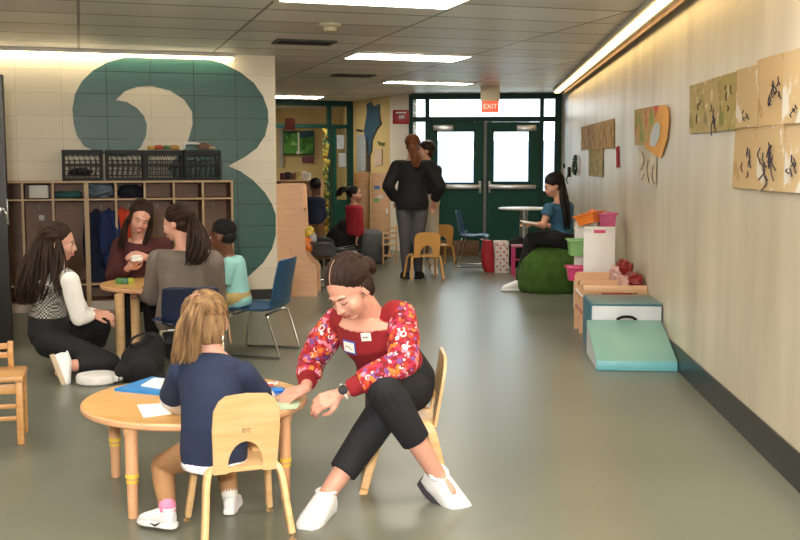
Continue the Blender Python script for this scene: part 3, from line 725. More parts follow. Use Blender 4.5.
rsheet('painting', [(638, 147), (657, 149), (656, 186), (640, 180)], 'pale sheet with hanging brush strokes under the orange shape', paint_mat('pale_sheet', '#c9bda6', [('#d6cdbd', .5, 8), ('#cfa39c', .62, 10)]), None, .006, .012, [('brush_stroke', M['ink'], [q]) for q in ([(642, 152), (644, 160), (641, 170)], [(648, 160), (647, 172), (649, 182)], [(644, 174), (642, 180)], [(653, 165), (652, 176), (654, 184)])])
# wreath and coat hook hardware at the far end
s, z = onR(575.5, 165, .03); b = MB(); rnd = random.Random(4)
for k in range(60):
    a = rnd.random()*2*PI; rr = .085+rnd.random()*.035; b.ell((-.01-rnd.random()*.03, math.cos(a)*rr*1.6, math.sin(a)*rr+.12), (.012, .03, .018), n=6)
o = b.build('wreath', mat('dark_green_leaves', '#234a26', .7, .3, 20)); o.location = RP(s, .015, z-.12); o.rotation_euler = (0, 0, ANG_R); setp(o, 'small dark green wreath on the right wall near the double doors', 'wreath')
s, z = onR(568.5, 172, .03); b = MB(); b.box((0, 0, .07), (.04, .1, .14), .012); b.tube(crom([(-.02, 0, 0.02), (-.03, .03, -.05), (-.02, 0, -.09)]), .008, 6)
o = b.build('wall_box', M['black_plastic']); o.location = RP(s, .022, z-.07); o.rotation_euler = (0, 0, ANG_R); setp(o, 'small black box with a cord on the right wall by the doors', 'wall box')
s, z = onR(563.5, 166, .02); b = MB(); b.box((0, 0, .03), (.02, .07, .06), .006)
o = b.build('light_switch', M['black_plastic']); o.location = RP(s, .012, z-.03); o.rotation_euler = (0, 0, ANG_R); setp(o, 'tiny dark switch on the wall right beside the door frame', 'switch')

# ================================================================== RIGHT SIDE FURNITURE (set parallel to the right wall)
def RT(name, label, cat, s, off, z=0.0, group=None): return thing(name, label, cat, RP(s, off, z), ANG_R, group)
def rsolve(px, py, z=0.0):
    p = F(px, py, z); return p.dot(dR), RWALL-p.dot(nR)
# foam climber: block and wedge
s1, o1 = rsolve(677, 371.5); s1b, o1b = rsolve(597, 371.5); zt = W(630, 322, rsolve(630, 350)[0]).z
wd = o1b-o1; s2 = s1+.80; zt = .232
vin = lambda n, c: mat(n, c, .38, .05, 5, .05, 30)
t = RT('foam_wedge', 'low turquoise foam wedge sloping down to the front, before the blue block', 'foam wedge', s1, o1+wd/2)
L1 = .62
b = MB(); b.prism([(0, .0), (L1, 0), (L1, zt), (0, .055)], wd, M=Matrix.Rotation(PI/2, 4, 'Z'), bev=.008); b.build('body', vin('pale_grey_vinyl', '#c3cbcc'), t)
sl = math.atan2(zt-.055, L1)
b = MB(); b.box((0, L1/2, (zt+.055)/2+.008), (wd+.006, math.hypot(L1, zt-.055)+.01, .014), .006, R=Matrix.Rotation(sl, 3, 'X')); b.build('slope_cover', vin('turquoise_vinyl', '#80aea6'), t)
b = MB(); b.box((0, -.004, .033), (wd+.004, .014, .064), .006); b.build('front_band', vin('aqua_vinyl', '#78c0cc'), t)
t = RT('foam_block', 'blue grey foam block with a pale front behind the turquoise wedge', 'foam block', s1+L1+.02, o1+wd/2-.020)
hb = W(630, 303.5, s1+L1).z; wb = wd-.018
b = MB(); b.box((0, .27, hb/2), (wb, .54, hb), .015); b.build('body', vin('blue_vinyl', '#2d6f86'), t)
b = MB(); b.box((0, .265, hb+.004), (wb-.01, .53, .012), .005); b.build('top_cover', vin('grey_teal_vinyl', '#567a80'), t)
b = MB(); b.box((0, -.004, hb/2), (wb-.015, .014, hb-.02), .005); b.build('front_cover', vin('pale_lavender_vinyl', '#c6cbd3'), t)
b = MB(); b.tube(crom([(-.07, -.014, hb-.105), (-.03, -.022, hb-.085), (.03, -.022, hb-.085), (.07, -.014, hb-.105)]), .010, 8); b.build('handle_strap', M['black_cloth'], t)
# wooden book browser
def arch_panel(w, h, th, hole=None, r=.03):
    out = [(-w/2, 0), (w/2, 0), (w/2, h-r), (w/2-r*.3, h-r*.3), (w/2-r, h), (-w/2+r, h), (-w/2+r*.3, h-r*.3), (-w/2, h-r)]
    b = MB()
    if not hole: b.prism(out, th); return b
    hw, z0, z1 = hole
    b.box((0, 0, z0/2), (w, th, z0), .003); b.box((0, 0, (z1+h)/2), (w, th, h-z1), .006)
    for s_ in (-1, 1): b.box((s_*(w/2+hw)/2, 0, (z0+z1)/2), (w/2-hw, th, z1-z0))
    return b
sA = s1+L1+.66; offc = RWALL-W(613, 300, sA).dot(nR)
hA = W(613, 284, sA).z; hB = W(600, 270.5, sA+.55).z
w1 = (645.5-582)*sA/1055; t = RT('book_browser', 'pale wooden book browser with slotted handle ends behind the foam block', 'book shelf', sA, offc)
b = arch_panel(w1, hA, .018, (w1/2-.07, hA-.115, hA-.06)); b.build('end_panel', M['birch_pale'], t)
b = arch_panel(w1*.93, hB, .018); o = b.build('end_panel', M['birch_pale'], t); o.location = (-.03, .52, 0)
b = arch_panel(w1*.9, (hA+hB)/2-.015, .016); o = b.build('tier_panel', M['birch_pale'], t); o.location = (-.02, .27, 0)
for z in (.10, .27):
    b = MB(); b.box((-.01, .26, z), (w1*.9, .5, .014), .003); b.build('shelf', M['birch_pale'], t)
b = MB(); b.box((-w1/2+.02, .26, hA-.03), (.016, .5, .03), .003); b.build('rail', M['birch_pale'], t)
for z, m in ((.2, M['red']), (.33, M['white_plastic'])):
    b = MB(); b.cyl((-w1/2+.0, .02, z), (-w1/2+.0, .5, z), .008); b.build('retaining_rod', m, t)
cc = ['#b3202c', '#e8dfd6', '#c2303a', '#d98a7a']
bl = ['red book standing at the front of the wooden browser', 'pale book leaning in the wooden browser behind the red one', 'second red book in the wooden browser', 'salmon book at the back of the wooden browser']
for k in range(4):
    o_ = thing('picture_book', bl[k], 'book', RP(sA+.12+.1*k, offc-.03, .279), ANG_R, 'books in the wooden browser')
    o_.rotation_euler = (0, 0, ANG_R)
    b = MB(); b.box((0, 0, .045+.0*k), (.24, .012, .09), .002, R=Matrix.Rotation(.0, 3, 'X')); b.build('cover', mat('book_cover_%d' % k, cc[k], .4, .1), o_)
    b = MB(); b.box((0, 0, .045), (.232, .007, .093)); b.build('pages', M['paper'], o_)
# red and white crumpled bags against the wall
for k, (x, y0, y1, dd_, lb) in enumerate(((624, 284, 260, sA+.42, 'red and clear plastic bag leaning on the wall, the taller one farther back'), (633, 286, 272, sA+.1, 'red and clear plastic bag lying against the wall, nearer and lower'))):
    p = W(x, y0, dd_); tt = thing('plastic_bag', lb, 'bag', (p.x, p.y, p.z-.01), ANG_R, 'red plastic bags by the wall')
    h_ = W(x, y1, dd_).z-p.z
    b = crumple(.13, .2, h_, 60+k, 16, .35); b.build('red_contents', mat('red_bag_%d' % k, '#7f1d22', .4, .3, 12), tt)
    b = crumple(.10, .12, h_*.8, 70+k, 14, .4); o = b.build('clear_plastic', mat('cloudy_plastic_%d' % k, '#cfa8a0', .25, .2, 12), tt); o.location = (-.07, -.03, 0)
pz = W(628, 286, sA+.3).z-.012
tt = RT('toy_shelf', 'low wooden shelf against the wall under the red bags', 'shelf', sA+.03, offc-w1/2-.115+.09)
b = MB(); b.box((0, .3, pz-.01), (.16, .62, .018), .003); b.build('shelf_top', M['birch_pale'], tt)
for y in (.02, .58):
    b = MB(); b.box((0, y, (pz-.02)/2), (.15, .018, pz-.02)); b.build('end_panel', M['birch_pale'], tt)
# white bin organizer with coloured bins
sC = sA+1.0; pc = W(597.5, 270, sC); offC = RWALL-pc.dot(nR); wC = (613-582)*sC/1055; hC = W(597, 226, sC).z
t = RT('bin_organizer', 'white bin organizer holding coloured toy bins beside the wooden browser', 'toy organizer', sC, offC)
for y in (0, .82):
    b = arch_panel(wC, hC, .018, (.05, hC-.055, hC-.03)); o = b.build('end_panel', M['white_plastic'], t); o.location = (0, y, 0)
b = MB(); b.box((0, -.002, hC-.042), (.104, .022, .03), .008); b.build('handle_opening', M['pink'], t)
for z in (.12, .36, .60):
    for x in (-wC/2+.03, wC/2-.03):
        b = MB(); b.cyl((x, .01, z), (x, .81, z), .011); b.build('rail', M['white_plastic'], t)
def bin_(label, col, s, off, z, w=.2, d=.3, h=.13, tilt=.0):
    tt = thing('toy_bin', label, 'bin', RP(s, off, z), ANG_R, 'coloured toy bins')
    b = MB(); k = .85
    t_ = bmesh.new(); R = []
    prof = [(k*w/2, k*d/2, 0), (w/2, d/2, h), (w/2+.012, d/2+.012, h), (w/2+.012, d/2+.012, h-.012)]
    inner = [(w/2-.006, d/2-.006, h), (k*w/2-.006, k*d/2-.006, .006)]
    rings = []
    for a_, b_, z_ in [(0.001, 0.001, 0)]+prof[:2]+[prof[2]]+inner[0:1]+inner[1:]+[(0.001, 0.001, .006)]:
        rings.append([t_.verts.new((sx*a_, sy*b_, z_)) for sx, sy in ((-1, -1), (1, -1), (1, 1), (-1, 1))])
    for A, B in zip(rings, rings[1:]):
        for j in range(4): t_.faces.new((A[j], A[(j+1) % 4], B[(j+1) % 4], B[j]))
    bmesh.ops.recalc_face_normals(t_, faces=t_.faces); b.add(t_)
    b.build('body', col, tt, ang=30)
    b = MB()
    for c_, s_ in (((0, -d/2-.008, h-.006), (w+.03, .012, .016)), ((0, d/2+.008, h-.006), (w+.03, .012, .016)), ((-w/2-.008, 0, h-.006), (.012, d+.03, .016)), ((w/2+.008, 0, h-.006), (.012, d+.03, .016))): b.box(c_, s_, .004)
    b.build('rim', col, tt); return tt
zg = W(575, 254, sC+.35).z; bin_('light green toy bin sticking out left of the white organizer', M['lime'], sC+.35, offC+wC/2+.01, zg, .18, .26, .14)
zp = W(573, 279, sC+.1).z; bin_('pink toy bin low at the left of the white organizer', M['pink'], sC+.12, offC+wC/2+.03, zp, .2, .2, .12)
ztp = hC+.005; ob_ = bin_('orange toy bin tilted on top of the white organizer', M['orange'], sC+.2, offC+.05, hC-.012, .17, .26, .09); ob_.rotation_euler = (0, -.28, ANG_R-.5)
ob_.location.z += .028
bin_('pink toy bin on top of the white organizer at the wall side', mat('rose_plastic', '#c65a86', .4), sC+.3, offC-.09, hC-.02, .15, .28, .13)
rnd = random.Random(12)
tl = [('#c9a27a', 'tan animal toy among the toys on top of the organizer'), ('#e8a13a', 'yellow orange toy block on top of the organizer'), ('#e7ddc8', 'cream toy on top of the organizer between the bins'), ('#8a5a3c', 'brown toy at the left of the top bins'), ('#e46c50', 'coral toy peeking over the orange bin')]
for k, (c, lb) in enumerate(tl):
    x, y = ((589, 222), (597, 217), (604, 218), (584, 218), (592, 215))[k]
    p = W(x, y, sC+.2+.02*k); o = crumple(.07, .09, .07, 80+k, 10).build('toy_figure', mat('figure_paint_%d' % k, c, .5)); o.location = p-V((0, 0, .02)); setp(o, lb, 'toy', 'toys heaped on the organizer')

# green bean bag and the bits behind it
pb = F(547, 295); tt = None
b = MB(); rings = []
hbg = .48
x0 = W(517.5, 290, 11.2).x; x1 = W(581, 290, 11.2).x; cx = (x0+x1)/2; rw = (x1-x0)/2
for z, k in ((0, .93), (.05, 1.0), (.2, 1.0), (.34, .9), (.44, .68), (.48, .4), (.485, .1)):
    rings.append((V((0, 0, z)), V((rw*k, 0, 0)), V((0, .36*k, 0))))
b.loft(rings, 40, .75)
o = b.skin('bean_bag', mat('green_plush', '#2f4d16', .95, .3, 14, .5, 90, c2='#40631e'), None, False, .014, 6); o.location = (cx, 11.28, 0)
setp(o, 'big dark green plush bean bag under the woman in teal', 'bean bag')
# ================================================================== TABLES AND CHAIRS
def round_table(loc, rz, D, top, label, yellow=True, legang=(65, 158, 245, 338), n4=True, group='round wooden tables'):
    t = thing('round_table', label, 'table', loc, rz, group)
    R = D/2
    b = MB(); b.lathe([(0, top-.026), (R-.006, top-.026), (R, top-.020), (R, top-.006), (R-.005, top-.001), (0, top-.001)], 72); b.build('edge_band', M['edge_peach'], t)
    b = MB(); b.lathe([(0, top-.004), (R-.006, top-.002), (R-.009, top+.001), (0, top+.001)], 72); b.build('tabletop', M['maple'], t)
    for a in legang:
        a = math.radians(a); x, y = math.cos(a)*R*.90, math.sin(a)*R*.90
        b = MB(); b.cyl((x, y, top-.03), (x, y, .17), .025, .024, 24); b.cyl((x, y, top-.026), (x, y, top-.06), .034, .027, 24); lg = b.build('leg', M['edge_peach'], t)
        b = MB(); b.cyl((x, y, .175), (x, y, .16), .026, .026, 24); b.cyl((x, y, .15), (x, y, .14), .0235, .0235, 24); b.build('adjuster_ring', M['yellow'] if yellow else M['oak'], lg)
        b = MB(); b.cyl((x, y, .17), (x, y, .0), .021, .019, 24, .002); b.build('lower_leg', M['edge_peach'], lg)
    return t
TC = W(193, 400, 4.27); TC = V((-.85, 4.30, 0)); TH = .385; TD = .925
round_table(TC, 0, TD, TH, 'round light wood table in front where the girl and the floral sleeved woman sit')
T2 = V((W(163, 284, 7.55).x, 7.55, 0)); TH2 = .505
t2 = thing('round_table', 'second wooden table farther back, between the woman in maroon and the grey jacket', 'table', T2, 0, 'round wooden tables')
R2 = .44
b = MB(); b.lathe([(0, TH2-.03), (R2-.006, TH2-.03), (R2, TH2-.02), (R2, TH2-.006), (R2-.005, TH2-.001), (0, TH2-.001)], 64); b.build('edge_band', M['edge_peach'], t2)
b = MB(); b.lathe([(0, TH2-.004), (R2-.009, TH2+.001), (0, TH2+.001)], 64); b.build('tabletop', M['maple'], t2)
for (px, yy) in ((119.5, 7.12), (135, 7.4), (185, 7.85), (165, 7.92)):
    p = W(px, 300, yy)-T2; b = MB(); b.cyl((p.x, p.y, TH2-.03), (p.x, p.y, 0), .034, .030, 24, .003); b.build('leg', M['birch'], t2)

def toddler_chair(name, label, loc, rz, z=.27, w=.30, m=M['birch'], group=None, mark=False, back=.245, splay=.045, cut=True):
    """seat centre over the origin, sitter faces +y"""
    t = thing(name, label, 'chair', loc, rz, group); hw = w/2; d = .26
    out = []
    for i in range(28):                                     # rounded seat outline
        a = 2*PI*i/28; out.append((math.copysign(abs(math.cos(a))**.45, math.cos(a))*(hw-.012), math.copysign(abs(math.sin(a))**.45, math.sin(a))*d/2))
    b = MB(); b.prism([(x, y) for x, y in out], .016, M=Matrix.Translation((0, 0, z-.008)) @ Matrix.Rotation(PI/2, 4, 'X') @ Matrix.Scale(-1, 4, (0, 0, 1)), bev=.004); b.build('seat', m, t)
    # one-piece bentwood back with an arched opening at the seat
    H_ = back; bw0 = hw-.02; bw1 = hw-.012
    o_ = [(-bw0, -.02), (-bw1, H_*.55), (-bw1+.004, H_*.8), (-bw1+.022, H_*.93), (-bw1*.62, H_), (0, H_*1.02), (bw1*.62, H_), (bw1-.022, H_*.93), (bw1-.004, H_*.8), (bw1, H_*.55), (bw0, -.02)]
    if cut:
        r_ = w*.235; o_ += [(r_*1.02, -.02)]+[(math.cos(a)*r_, .012+math.sin(a)*r_*1.35) for a in [PI*k/14 for k in range(15)]]+[(-r_*1.02, -.02)]
    # curved panel: slice the outline and bend it
    pm = MB(); pm.prism(o_, .012); t_ = bmesh.new(); me_ = pm.mesh(); t_.from_mesh(me_)
    for i in range(1, 16): bmesh.ops.bisect_plane(t_, geom=list(t_.verts)+list(t_.edges)+list(t_.faces), plane_co=(-hw+w*i/16+.0007, 0, 0), plane_no=(1, 0, 0))
    for v in t_.verts: v.co.y += -.35*v.co.x**2-v.co.z*.16
    b = MB(); b.add(t_, Matrix.Translation((0, -d/2+.008, z))); bk = b.build('backrest', m, t, ang=50)
    if mark:
        b = MB(); zz = z+H_*.52; y = -d/2+.008-H_*.52*.16-.0155
        for s_ in (-1, 1): b.tube(crom([(s_*.006, y, zz+.008), (s_*.012, y, zz+.002), (s_*.007, y, zz-.005), (s_*.013, y, zz-.008)]), .0011, 5)
        b.tube(crom([(-.014, y, zz-.007), (-.014, y, zz+.006), (-.004, y, zz+.006)]), .0011, 5); b.tube(crom([(0, y, zz-.008), (0, y, zz+.004), (.014, y, zz+.007)]), .0011, 5)
        b.build('maker_mark', M['locker_brown'], bk)
    for sx in (-1, 1):
        for sy in (-1, 1):
            b = MB(); top = V((sx*(hw-.012), sy*(d/2-.04), z-.004)); sh = V((sx*(hw+.002), sy*(d/2-.02), z-.045)); bot = V((sx*(hw+splay*.6), sy*(d/2+splay), 0))
            pts = crom([top+V((-sx*.05, 0, 0)), top+V((-sx*.006, 0, -.006)), sh, (sh+bot)/2, bot], 5)
            rings = []
            for i, p in enumerate(pts):
                k = i/(len(pts)-1); ww = .026*(1-k)+.017*k
                tan = (pts[min(i+1, len(pts)-1)]-pts[max(i-1, 0)]).normalized(); ya = V((0, 1, 0)); ya = (ya-tan*ya.dot(tan)).normalized(); xa = ya.cross(tan)
                rings.append((p, xa*.0125, ya*ww))
            rings[-1] = (V((bot.x, bot.y, 0)), V((.0125, 0, 0)), V((0, .017, 0)))
            b.loft(rings, 16, .5); b.build('leg', m, t)
    return t
def face(dx, dy): return math.atan2(dy, dx)-PI/2
GC = V((-.600, 3.79, 0))
toddler_chair('toddler_chair', 'light wood toddler chair in front, seen from behind with the small girl on it', GC, face(-.36, .93), .275, .268, mark=True, back=.270)
toddler_chair('toddler_chair', 'light wood toddler chair that the woman with floral sleeves sits on', V((.015, 4.42, 0)), face(-1, -.04), .285, .33, back=.275)
tdl = toddler_chair('toddler_chair', 'small wooden chair right behind the standing woman in black', V((F(422, 281).x+.02, F(422, 281).y+.1, 0)), face(-.25, .95), .30, .34, back=.27, m=mat('orange_birch', '#cf9a55', .4, .08, 5))
clone(tdl, V((F(437, 267).x, F(437, 267).y, 0)), face(-.4, .9), 'small wooden chair farther back, right of the standing woman')
# chair seen at the left edge of the photo: square wooden chair
pc = F(21, 445); t = thing('wooden_chair', 'sturdy square wooden chair at the lower left edge of the photo', 'chair', (pc.x, pc.y, 0), .27)
Z0 = .325
b = MB(); b.box((-.15, .135, Z0), (.345, .29, .028), .01); b.build('seat', M['oak'], t)
for x, y in ((0, .02), (-.30, .02), (0, .25), (-.30, .25)):
    b = MB(); b.box((x, y, (Z0-.015)/2), (.034, .034, Z0-.015), .005); b.build('leg', M['oak'], t)
for z in (.13, .19):
    b = MB(); b.box((-.15, .02, z), (.27, .016, .022), .004); b.build('rung', M['oak'], t)
b = MB(); b.box((0, .135, .15), (.016, .20, .022), .004); b.build('rung', M['oak'], t)
b = MB(); b.box((-.15, .02, .275), (.27, .016, .05), .004); b.build('apron', M['oak'], t)
for x in (-.055, -.25):
    b = MB(); b.box((x, .262, Z0+.075), (.028, .028, .14), .005); b.build('back_post', M['oak'], t)
for z in (Z0+.075, Z0+.12):
    b = MB(); b.box((-.152, .262, z), (.17, .014, .03), .004); b.build('back_slat', M['oak'], t)

def shell_chair(name, label, loc, rz, zs=.35, bh=.37, w=.40, m=None, group='plastic shell chairs on chrome frames'):
    """sitter faces +y"""
    t = thing(name, label, 'chair', loc, rz, group); hw = w/2
    q_ = bh/.37; prof = [(.19, -.025), (.17, -.004), (.12, .002), (0, -.008), (-.11, .0), (-.155, .02*q_), (-.18, .07*q_), (-.195, .16*q_), (-.215, .26*q_), (-.235, bh-.02), (-.238, bh)]
    prof = crom([(0, y, z) for y, z in prof], 3); n = 14; t_ = bmesh.new(); g = []
    for i, p in enumerate(prof):
        k = i/(len(prof)-1); ww = hw*(.93+.07*math.sin(PI*min(1, k*1.6))) if k < .6 else hw*(1-.12*((k-.6)/.4)**2)
        if k > .93: ww *= 1-.35*((k-.93)/.07)**2
        if k < .05: ww *= .93
        row = []
        for j in range(n+1):
            u = j/n*2-1; lift = .022*u**4*(1 if k < .55 else 0); bow = .03*(u*u)*(1 if k > .5 else 0)
            row.append(t_.verts.new((u*ww, p.y+bow, zs+p.z+lift)))
        g.append(row)
    for i in range(len(g)-1):
        for j in range(n): t_.faces.new((g[i][j], g[i+1][j], g[i+1][j+1], g[i][j+1]))
    bmesh.ops.recalc_face_normals(t_, faces=t_.faces); bmesh.ops.solidify(t_, geom=list(t_.faces), thickness=.009)
    b = MB(); b.add(t_); b.build('shell', m or M['navy_plastic'], t, ang=60)
    for s_ in (-1, 1):
        x = s_*(hw-.035); xo = s_*(hw+.01)
        b = MB(); b.tube(crom([(x, .13, zs-.02), (xo, .165, zs-.05), (xo, .20, .04), (xo, .195, .012), (xo, .16, .010), (xo, 0, .010), (xo, -.17, .010), (xo, -.205, .014), (xo, -.2, .05), (xo, -.13, zs-.05), (x, -.1, zs-.022)], 6), .0095, 10); b.build('sled_frame', M['chrome'], t)
    for y in (.12, -.1):
        b = MB(); b.tube([(-(hw-.035), y, zs-.022), (hw-.035, y, zs-.022)], .009, 10); b.build('cross_bar', M['chrome'], t)
    return t
BC = V((W(262, 320, 7.5).x, 7.48, 0))
shell_chair('shell_chair', 'blue plastic chair on a chrome sled frame, where the boy in mint sits', BC, face(-.97, .22), .325, .37, .42)
NC = V((W(190, 330, 6.75).x, 6.80, 0))
shell_chair('shell_chair', 'navy plastic chair under the woman in the grey jacket', NC, face(-.18, .98), .315, .27, .37, M['dnavy_plastic'])
shell_chair('shell_chair', 'dark blue chair standing empty before the green double doors', V((W(472, 250, 14.2).x, 14.0, 0)), face(.95, -.2), .40, .34, .44, M['navy_plastic'])
# stacked chrome legged chairs at the opening
for k in range(2):
    shell_chair('shell_chair', ['grey chair with chrome legs parked in the opening behind the floral sleeved woman', 'second chrome legged chair parked deeper in the opening'][k], V((W(330+k*3, 280, 11.4+k*.6).x, 11.3+k*.75, 0)), face(.5+.2*k, .8), .38, .16, .38, mat('grey_shell_%d' % k, '#55595c', .5))

# ------------------------------------------------------------------ things on the front table
def rest(mb, name, m, loc, rz, label, cat, group=None, ang=40):
    o = mb.build(name, m, None, ang=ang); o.location = loc; o.rotation_euler = (0, 0, rz); return setp(o, label, cat, group)
zt = TH+.0015
def onT(px, py): return F(px, py, zt)
def quad(name, px, m, label, cat, z=0.0, th=.0012, group=None):
    P = [F(x, y, zt+z) for x, y in px]; c = sum(P, V())/len(P); b = MB(); t_ = bmesh.new()
    vs = [t_.verts.new(p-c) for p in P]; f = t_.faces.new(vs); r = bmesh.ops.extrude_face_region(t_, geom=[f])
    for e in r['geom']:
        if isinstance(e, bmesh.types.BMVert): e.co.z += th
    bmesh.ops.recalc_face_normals(t_, faces=t_.faces); b.add(t_)
    return rest(b, name, m, c, 0, label, cat, group, None)
quad('folder', [(114.5, 391), (152, 379), (190, 384), (166, 396)], mat('bright_blue_card', '#2c86cf', .35, .08), 'bright blue folder at the far left of the front table', 'folder', 0, .012)
quad('paper_scrap', [(141, 386), (154, 378.5), (170, 380), (160, 389)], M['paper'], 'white crumpled paper on the blue folder', 'paper', .0125, .004)
quad('paper_sheet', [(137, 405), (163, 403.5), (172, 414), (143.5, 418)], M['paper'], 'plain white sheet on the front table by the girl', 'paper')
quad('paper_sheet', [(264, 404), (276, 397), (301, 402), (297, 409), (276, 410)], mat('pale_green_paper', '#bcd2b4', .8), 'pale green sheet under the hands of the floral sleeved woman', 'paper')
quad('paper_sheet', [(258, 390), (272, 386.5), (284, 393), (270, 397)], mat('blue_sheet', '#5d86c9', .7), 'small blue sheet beyond the girl on the front table', 'paper')
rnd = random.Random(3)
for k, (x, y, c, lb) in enumerate(((262, 385.5, '#c23b47', 'red marker on the front table, left one'), (268, 387, '#b5455a', 'rose marker on the front table, middle one'), (273, 386, '#d46a5a', 'coral marker on the front table, right one'))):
    p = onT(x, y); tt = thing('marker', lb, 'marker', (p.x, p.y, zt+.007), .3+k*.5, 'markers on the front table')
    b = MB(); b.cyl((-.04, 0, 0), (.025, 0, 0), .006, .006, 12); b.build('barrel', mat('marker_%d' % k, c, .35), tt)
    b = MB(); b.cyl((.025, 0, 0), (.05, 0, 0), .007, .006, 12); b.build('cap', M['white_plastic'], tt)
p = onT(278, 392); rest(crumple(.055, .04, .02, 44, 12), 'modelling_clay', M['blue'], (p.x, p.y, zt), 0, 'lump of bright blue clay by the hands on the front table', 'clay')
# second table: green box of pieces and others
z2 = TH2+.002
for k, (x, w_, c, lb) in enumerate(((119.5, .05, '#4f7d3a', 'green block on the second table, left one'), (125.5, .06, '#2f6a4a', 'dark green block on the second table'), (130.5, .04, '#a7b13e', 'lime block on the second table, right one'))):
    p = W(x, 281, 7.45); b = MB(); b.box((0, 0, .02), (w_, .05, .04), .006); rest(b, 'toy_block', mat('block_paint_%d' % k, c, .4), (p.x, 7.45+.0*k, z2), .3*k, lb, 'toy block', 'green blocks on the second table')
# round white lid on the floor, and backpack
p = F(94, 385); tt = thing('white_lid', 'round white plastic lid lying on the floor by the backpack', 'lid', (p.x, p.y+.06, 0))
b = MB(); b.lathe([(0, 0), (.105, 0), (.122, .012), (.125, .045), (.118, .058), (.1, .062), (0, .060)], 48); b.build('disc', M['white_plastic'], tt)
b = MB(); b.box((.125, -.01, .03), (.035, .04, .035), .008); b.build('tab', M['white_plastic'], tt)
p = F(139, 384); bp = thing('backpack', 'slumped black backpack on the floor under the second table', 'backpack', (p.x, p.y+.1, 0))
b = MB(); b.ell((0, 0, .12), (.14, .11, .13)); b.ell((.06, .02, .2), (.08, .08, .11)); b.ell((-.08, -.03, .07), (.09, .09, .075)); b.ell((.02, -.09, .09), (.09, .05, .08)); b.ell((-.0, 0, .03), (.15, .12, .035))
o = b.skin('bag_body', M['black_cloth'], bp, False, .01, 5)
b = MB(); b.tube(crom([(-.06, -.03, .2), (-.05, -.06, .27), (.03, -.05, .31), (.09, -.01, .28)]), .014, 8, flat=.5); b.build('strap', M['black_cloth'], bp)
b = MB(); b.ell((-.11, -.11, .035), (.018, .012, .014)); b.build('buckle_and_zip', M['grey_metal'], bp)

# ================================================================== FAR END
# white topped round table by the doors
Yt = 14.3; pt = W(524, 208, Yt); tt = thing('cafe_table', 'round white topped table before the right green door', 'table', (pt.x, Yt, 0)); r_ = (549-497.5)/2*Yt/1055
b = MB(); b.lathe([(0, pt.z-.02), (r_-.01, pt.z-.02), (r_, pt.z-.01), (r_, pt.z), (r_-.01, pt.z+.006), (0, pt.z+.006)], 48); b.build('tabletop', M['white_plastic'], tt)
b = MB(); b.cyl((.0, 0, .02), (.0, 0, pt.z-.02), .06, .06, 20); b.build('column', M['grey_metal'], tt)
b = MB(); b.lathe([(0, 0), (.3, 0), (.3, .02), (.08, .04), (0, .04)], 32); b.build('foot', M['black_plastic'], tt)
# dark play unit beneath / behind the table and pink framed stool
p0 = W(522, 252, 13.6); b = MB(); tt = thing('pink_stool', 'small stool with a pink metal frame beside the woman in teal', 'stool', (W(524, 240, 12.9).x, 12.9, 0))
for sx in (-1, 1):
    b = MB(); b.tube(crom([(sx*.13, -.12, 0), (sx*.13, -.12, .3), (sx*.13, -.1, .345), (sx*.13, .1, .345), (sx*.13, .12, .3), (sx*.13, .12, 0)]), .013, 8); b.build('side_frame', M['pink'], tt)
b = MB(); b.box((0, 0, .36), (.3, .28, .02), .006); b.build('seat', mat('rose_seat', '#b86f84', .5), tt)
b = MB(); b.cyl((-.13, -.12, .2), (.13, -.12, .2), .01); b.build('crossbar', M['pink'], tt)
pq = F(502, 262); tt = thing('carton', 'tall white box with red checks standing beside the red sack', 'box', (W(501, 245, 13.2).x, 13.2, 0), .1)
b = MB(); b.box((0, 0, .2), (.17, .17, .40), .006); b.build('body', mat('checked_card', '#d8cfca', .7, .25, 30), tt)
b = MB()
for i in range(4):
    for j in range(8):
        if (i+j) % 2: b.box((-.064+i*.042, -.0865, .04+j*.045), (.02, .002, .022))
b.build('red_checks', M['red'], tt, ang=None)
b = MB(); rr = W(490, 245, 13.3)
b.loft([(V((0, 0, 0)), V((.075, 0, 0)), V((0, .12, 0))), (V((-.02, 0, .1)), V((.09, 0, 0)), V((0, .13, 0))), (V((-.03, 0, .25)), V((.085, 0, 0)), V((0, .12, 0))), (V((-.035, 0, .40)), V((.06, 0, 0)), V((0, .09, 0)))], 24, .8)
o = b.build('red_sack', mat('red_fabric_bag', '#9e1c26', .7, .2, 10, .2, 40)); o.location = (rr.x, 13.3, 0); setp(o, 'red bag standing on the floor left of the checked box', 'bag')
pk = W(511, 245, 14.0); b = MB(); b.ell((0, 0, .2), (.13, .12, .2)); b.ell((.05, -.02, .33), (.09, .1, .1)); o = b.skin('black_bag', M['black_cloth'], None, False, .015, 3); o.location = (pk.x+.02, 13.75, 0); setp(o, 'black bag standing under the white topped table', 'bag')
b = MB(); b.box((0, 0, .11), (.9, .04, .22), .006); o = b.build('wood_board', mat('brown_board', '#6b4a2c', .5, .2, 4, stretch=(1, 6, 6))); p = W(449, 246, 15.8); o.location = (p.x, 15.75, 0); o.rotation_euler = (0, 0, ANG_R); setp(o, 'brown wooden board leaning low along the left green door', 'board')

# fire alarm on the white pier
b = MB(); p = W(401, 117, 16.05); tt = thing('fire_alarm', 'red fire alarm box with a white light on the white pier', 'fire alarm', (p.x, 16.06, p.z-.11))
b.box((0, 0, .11), (.25, .06, .21), .008); b.build('housing', M['red'], tt)
b = MB(); b.box((.01, -.034, .11), (.08, .02, .05), .008); b.build('strobe', M['white_plastic'], tt)
b = MB(); b.box((0, -.033, .175), (.16, .004, .02)); b.build('lettering_strip', M['white_plastic'], tt)

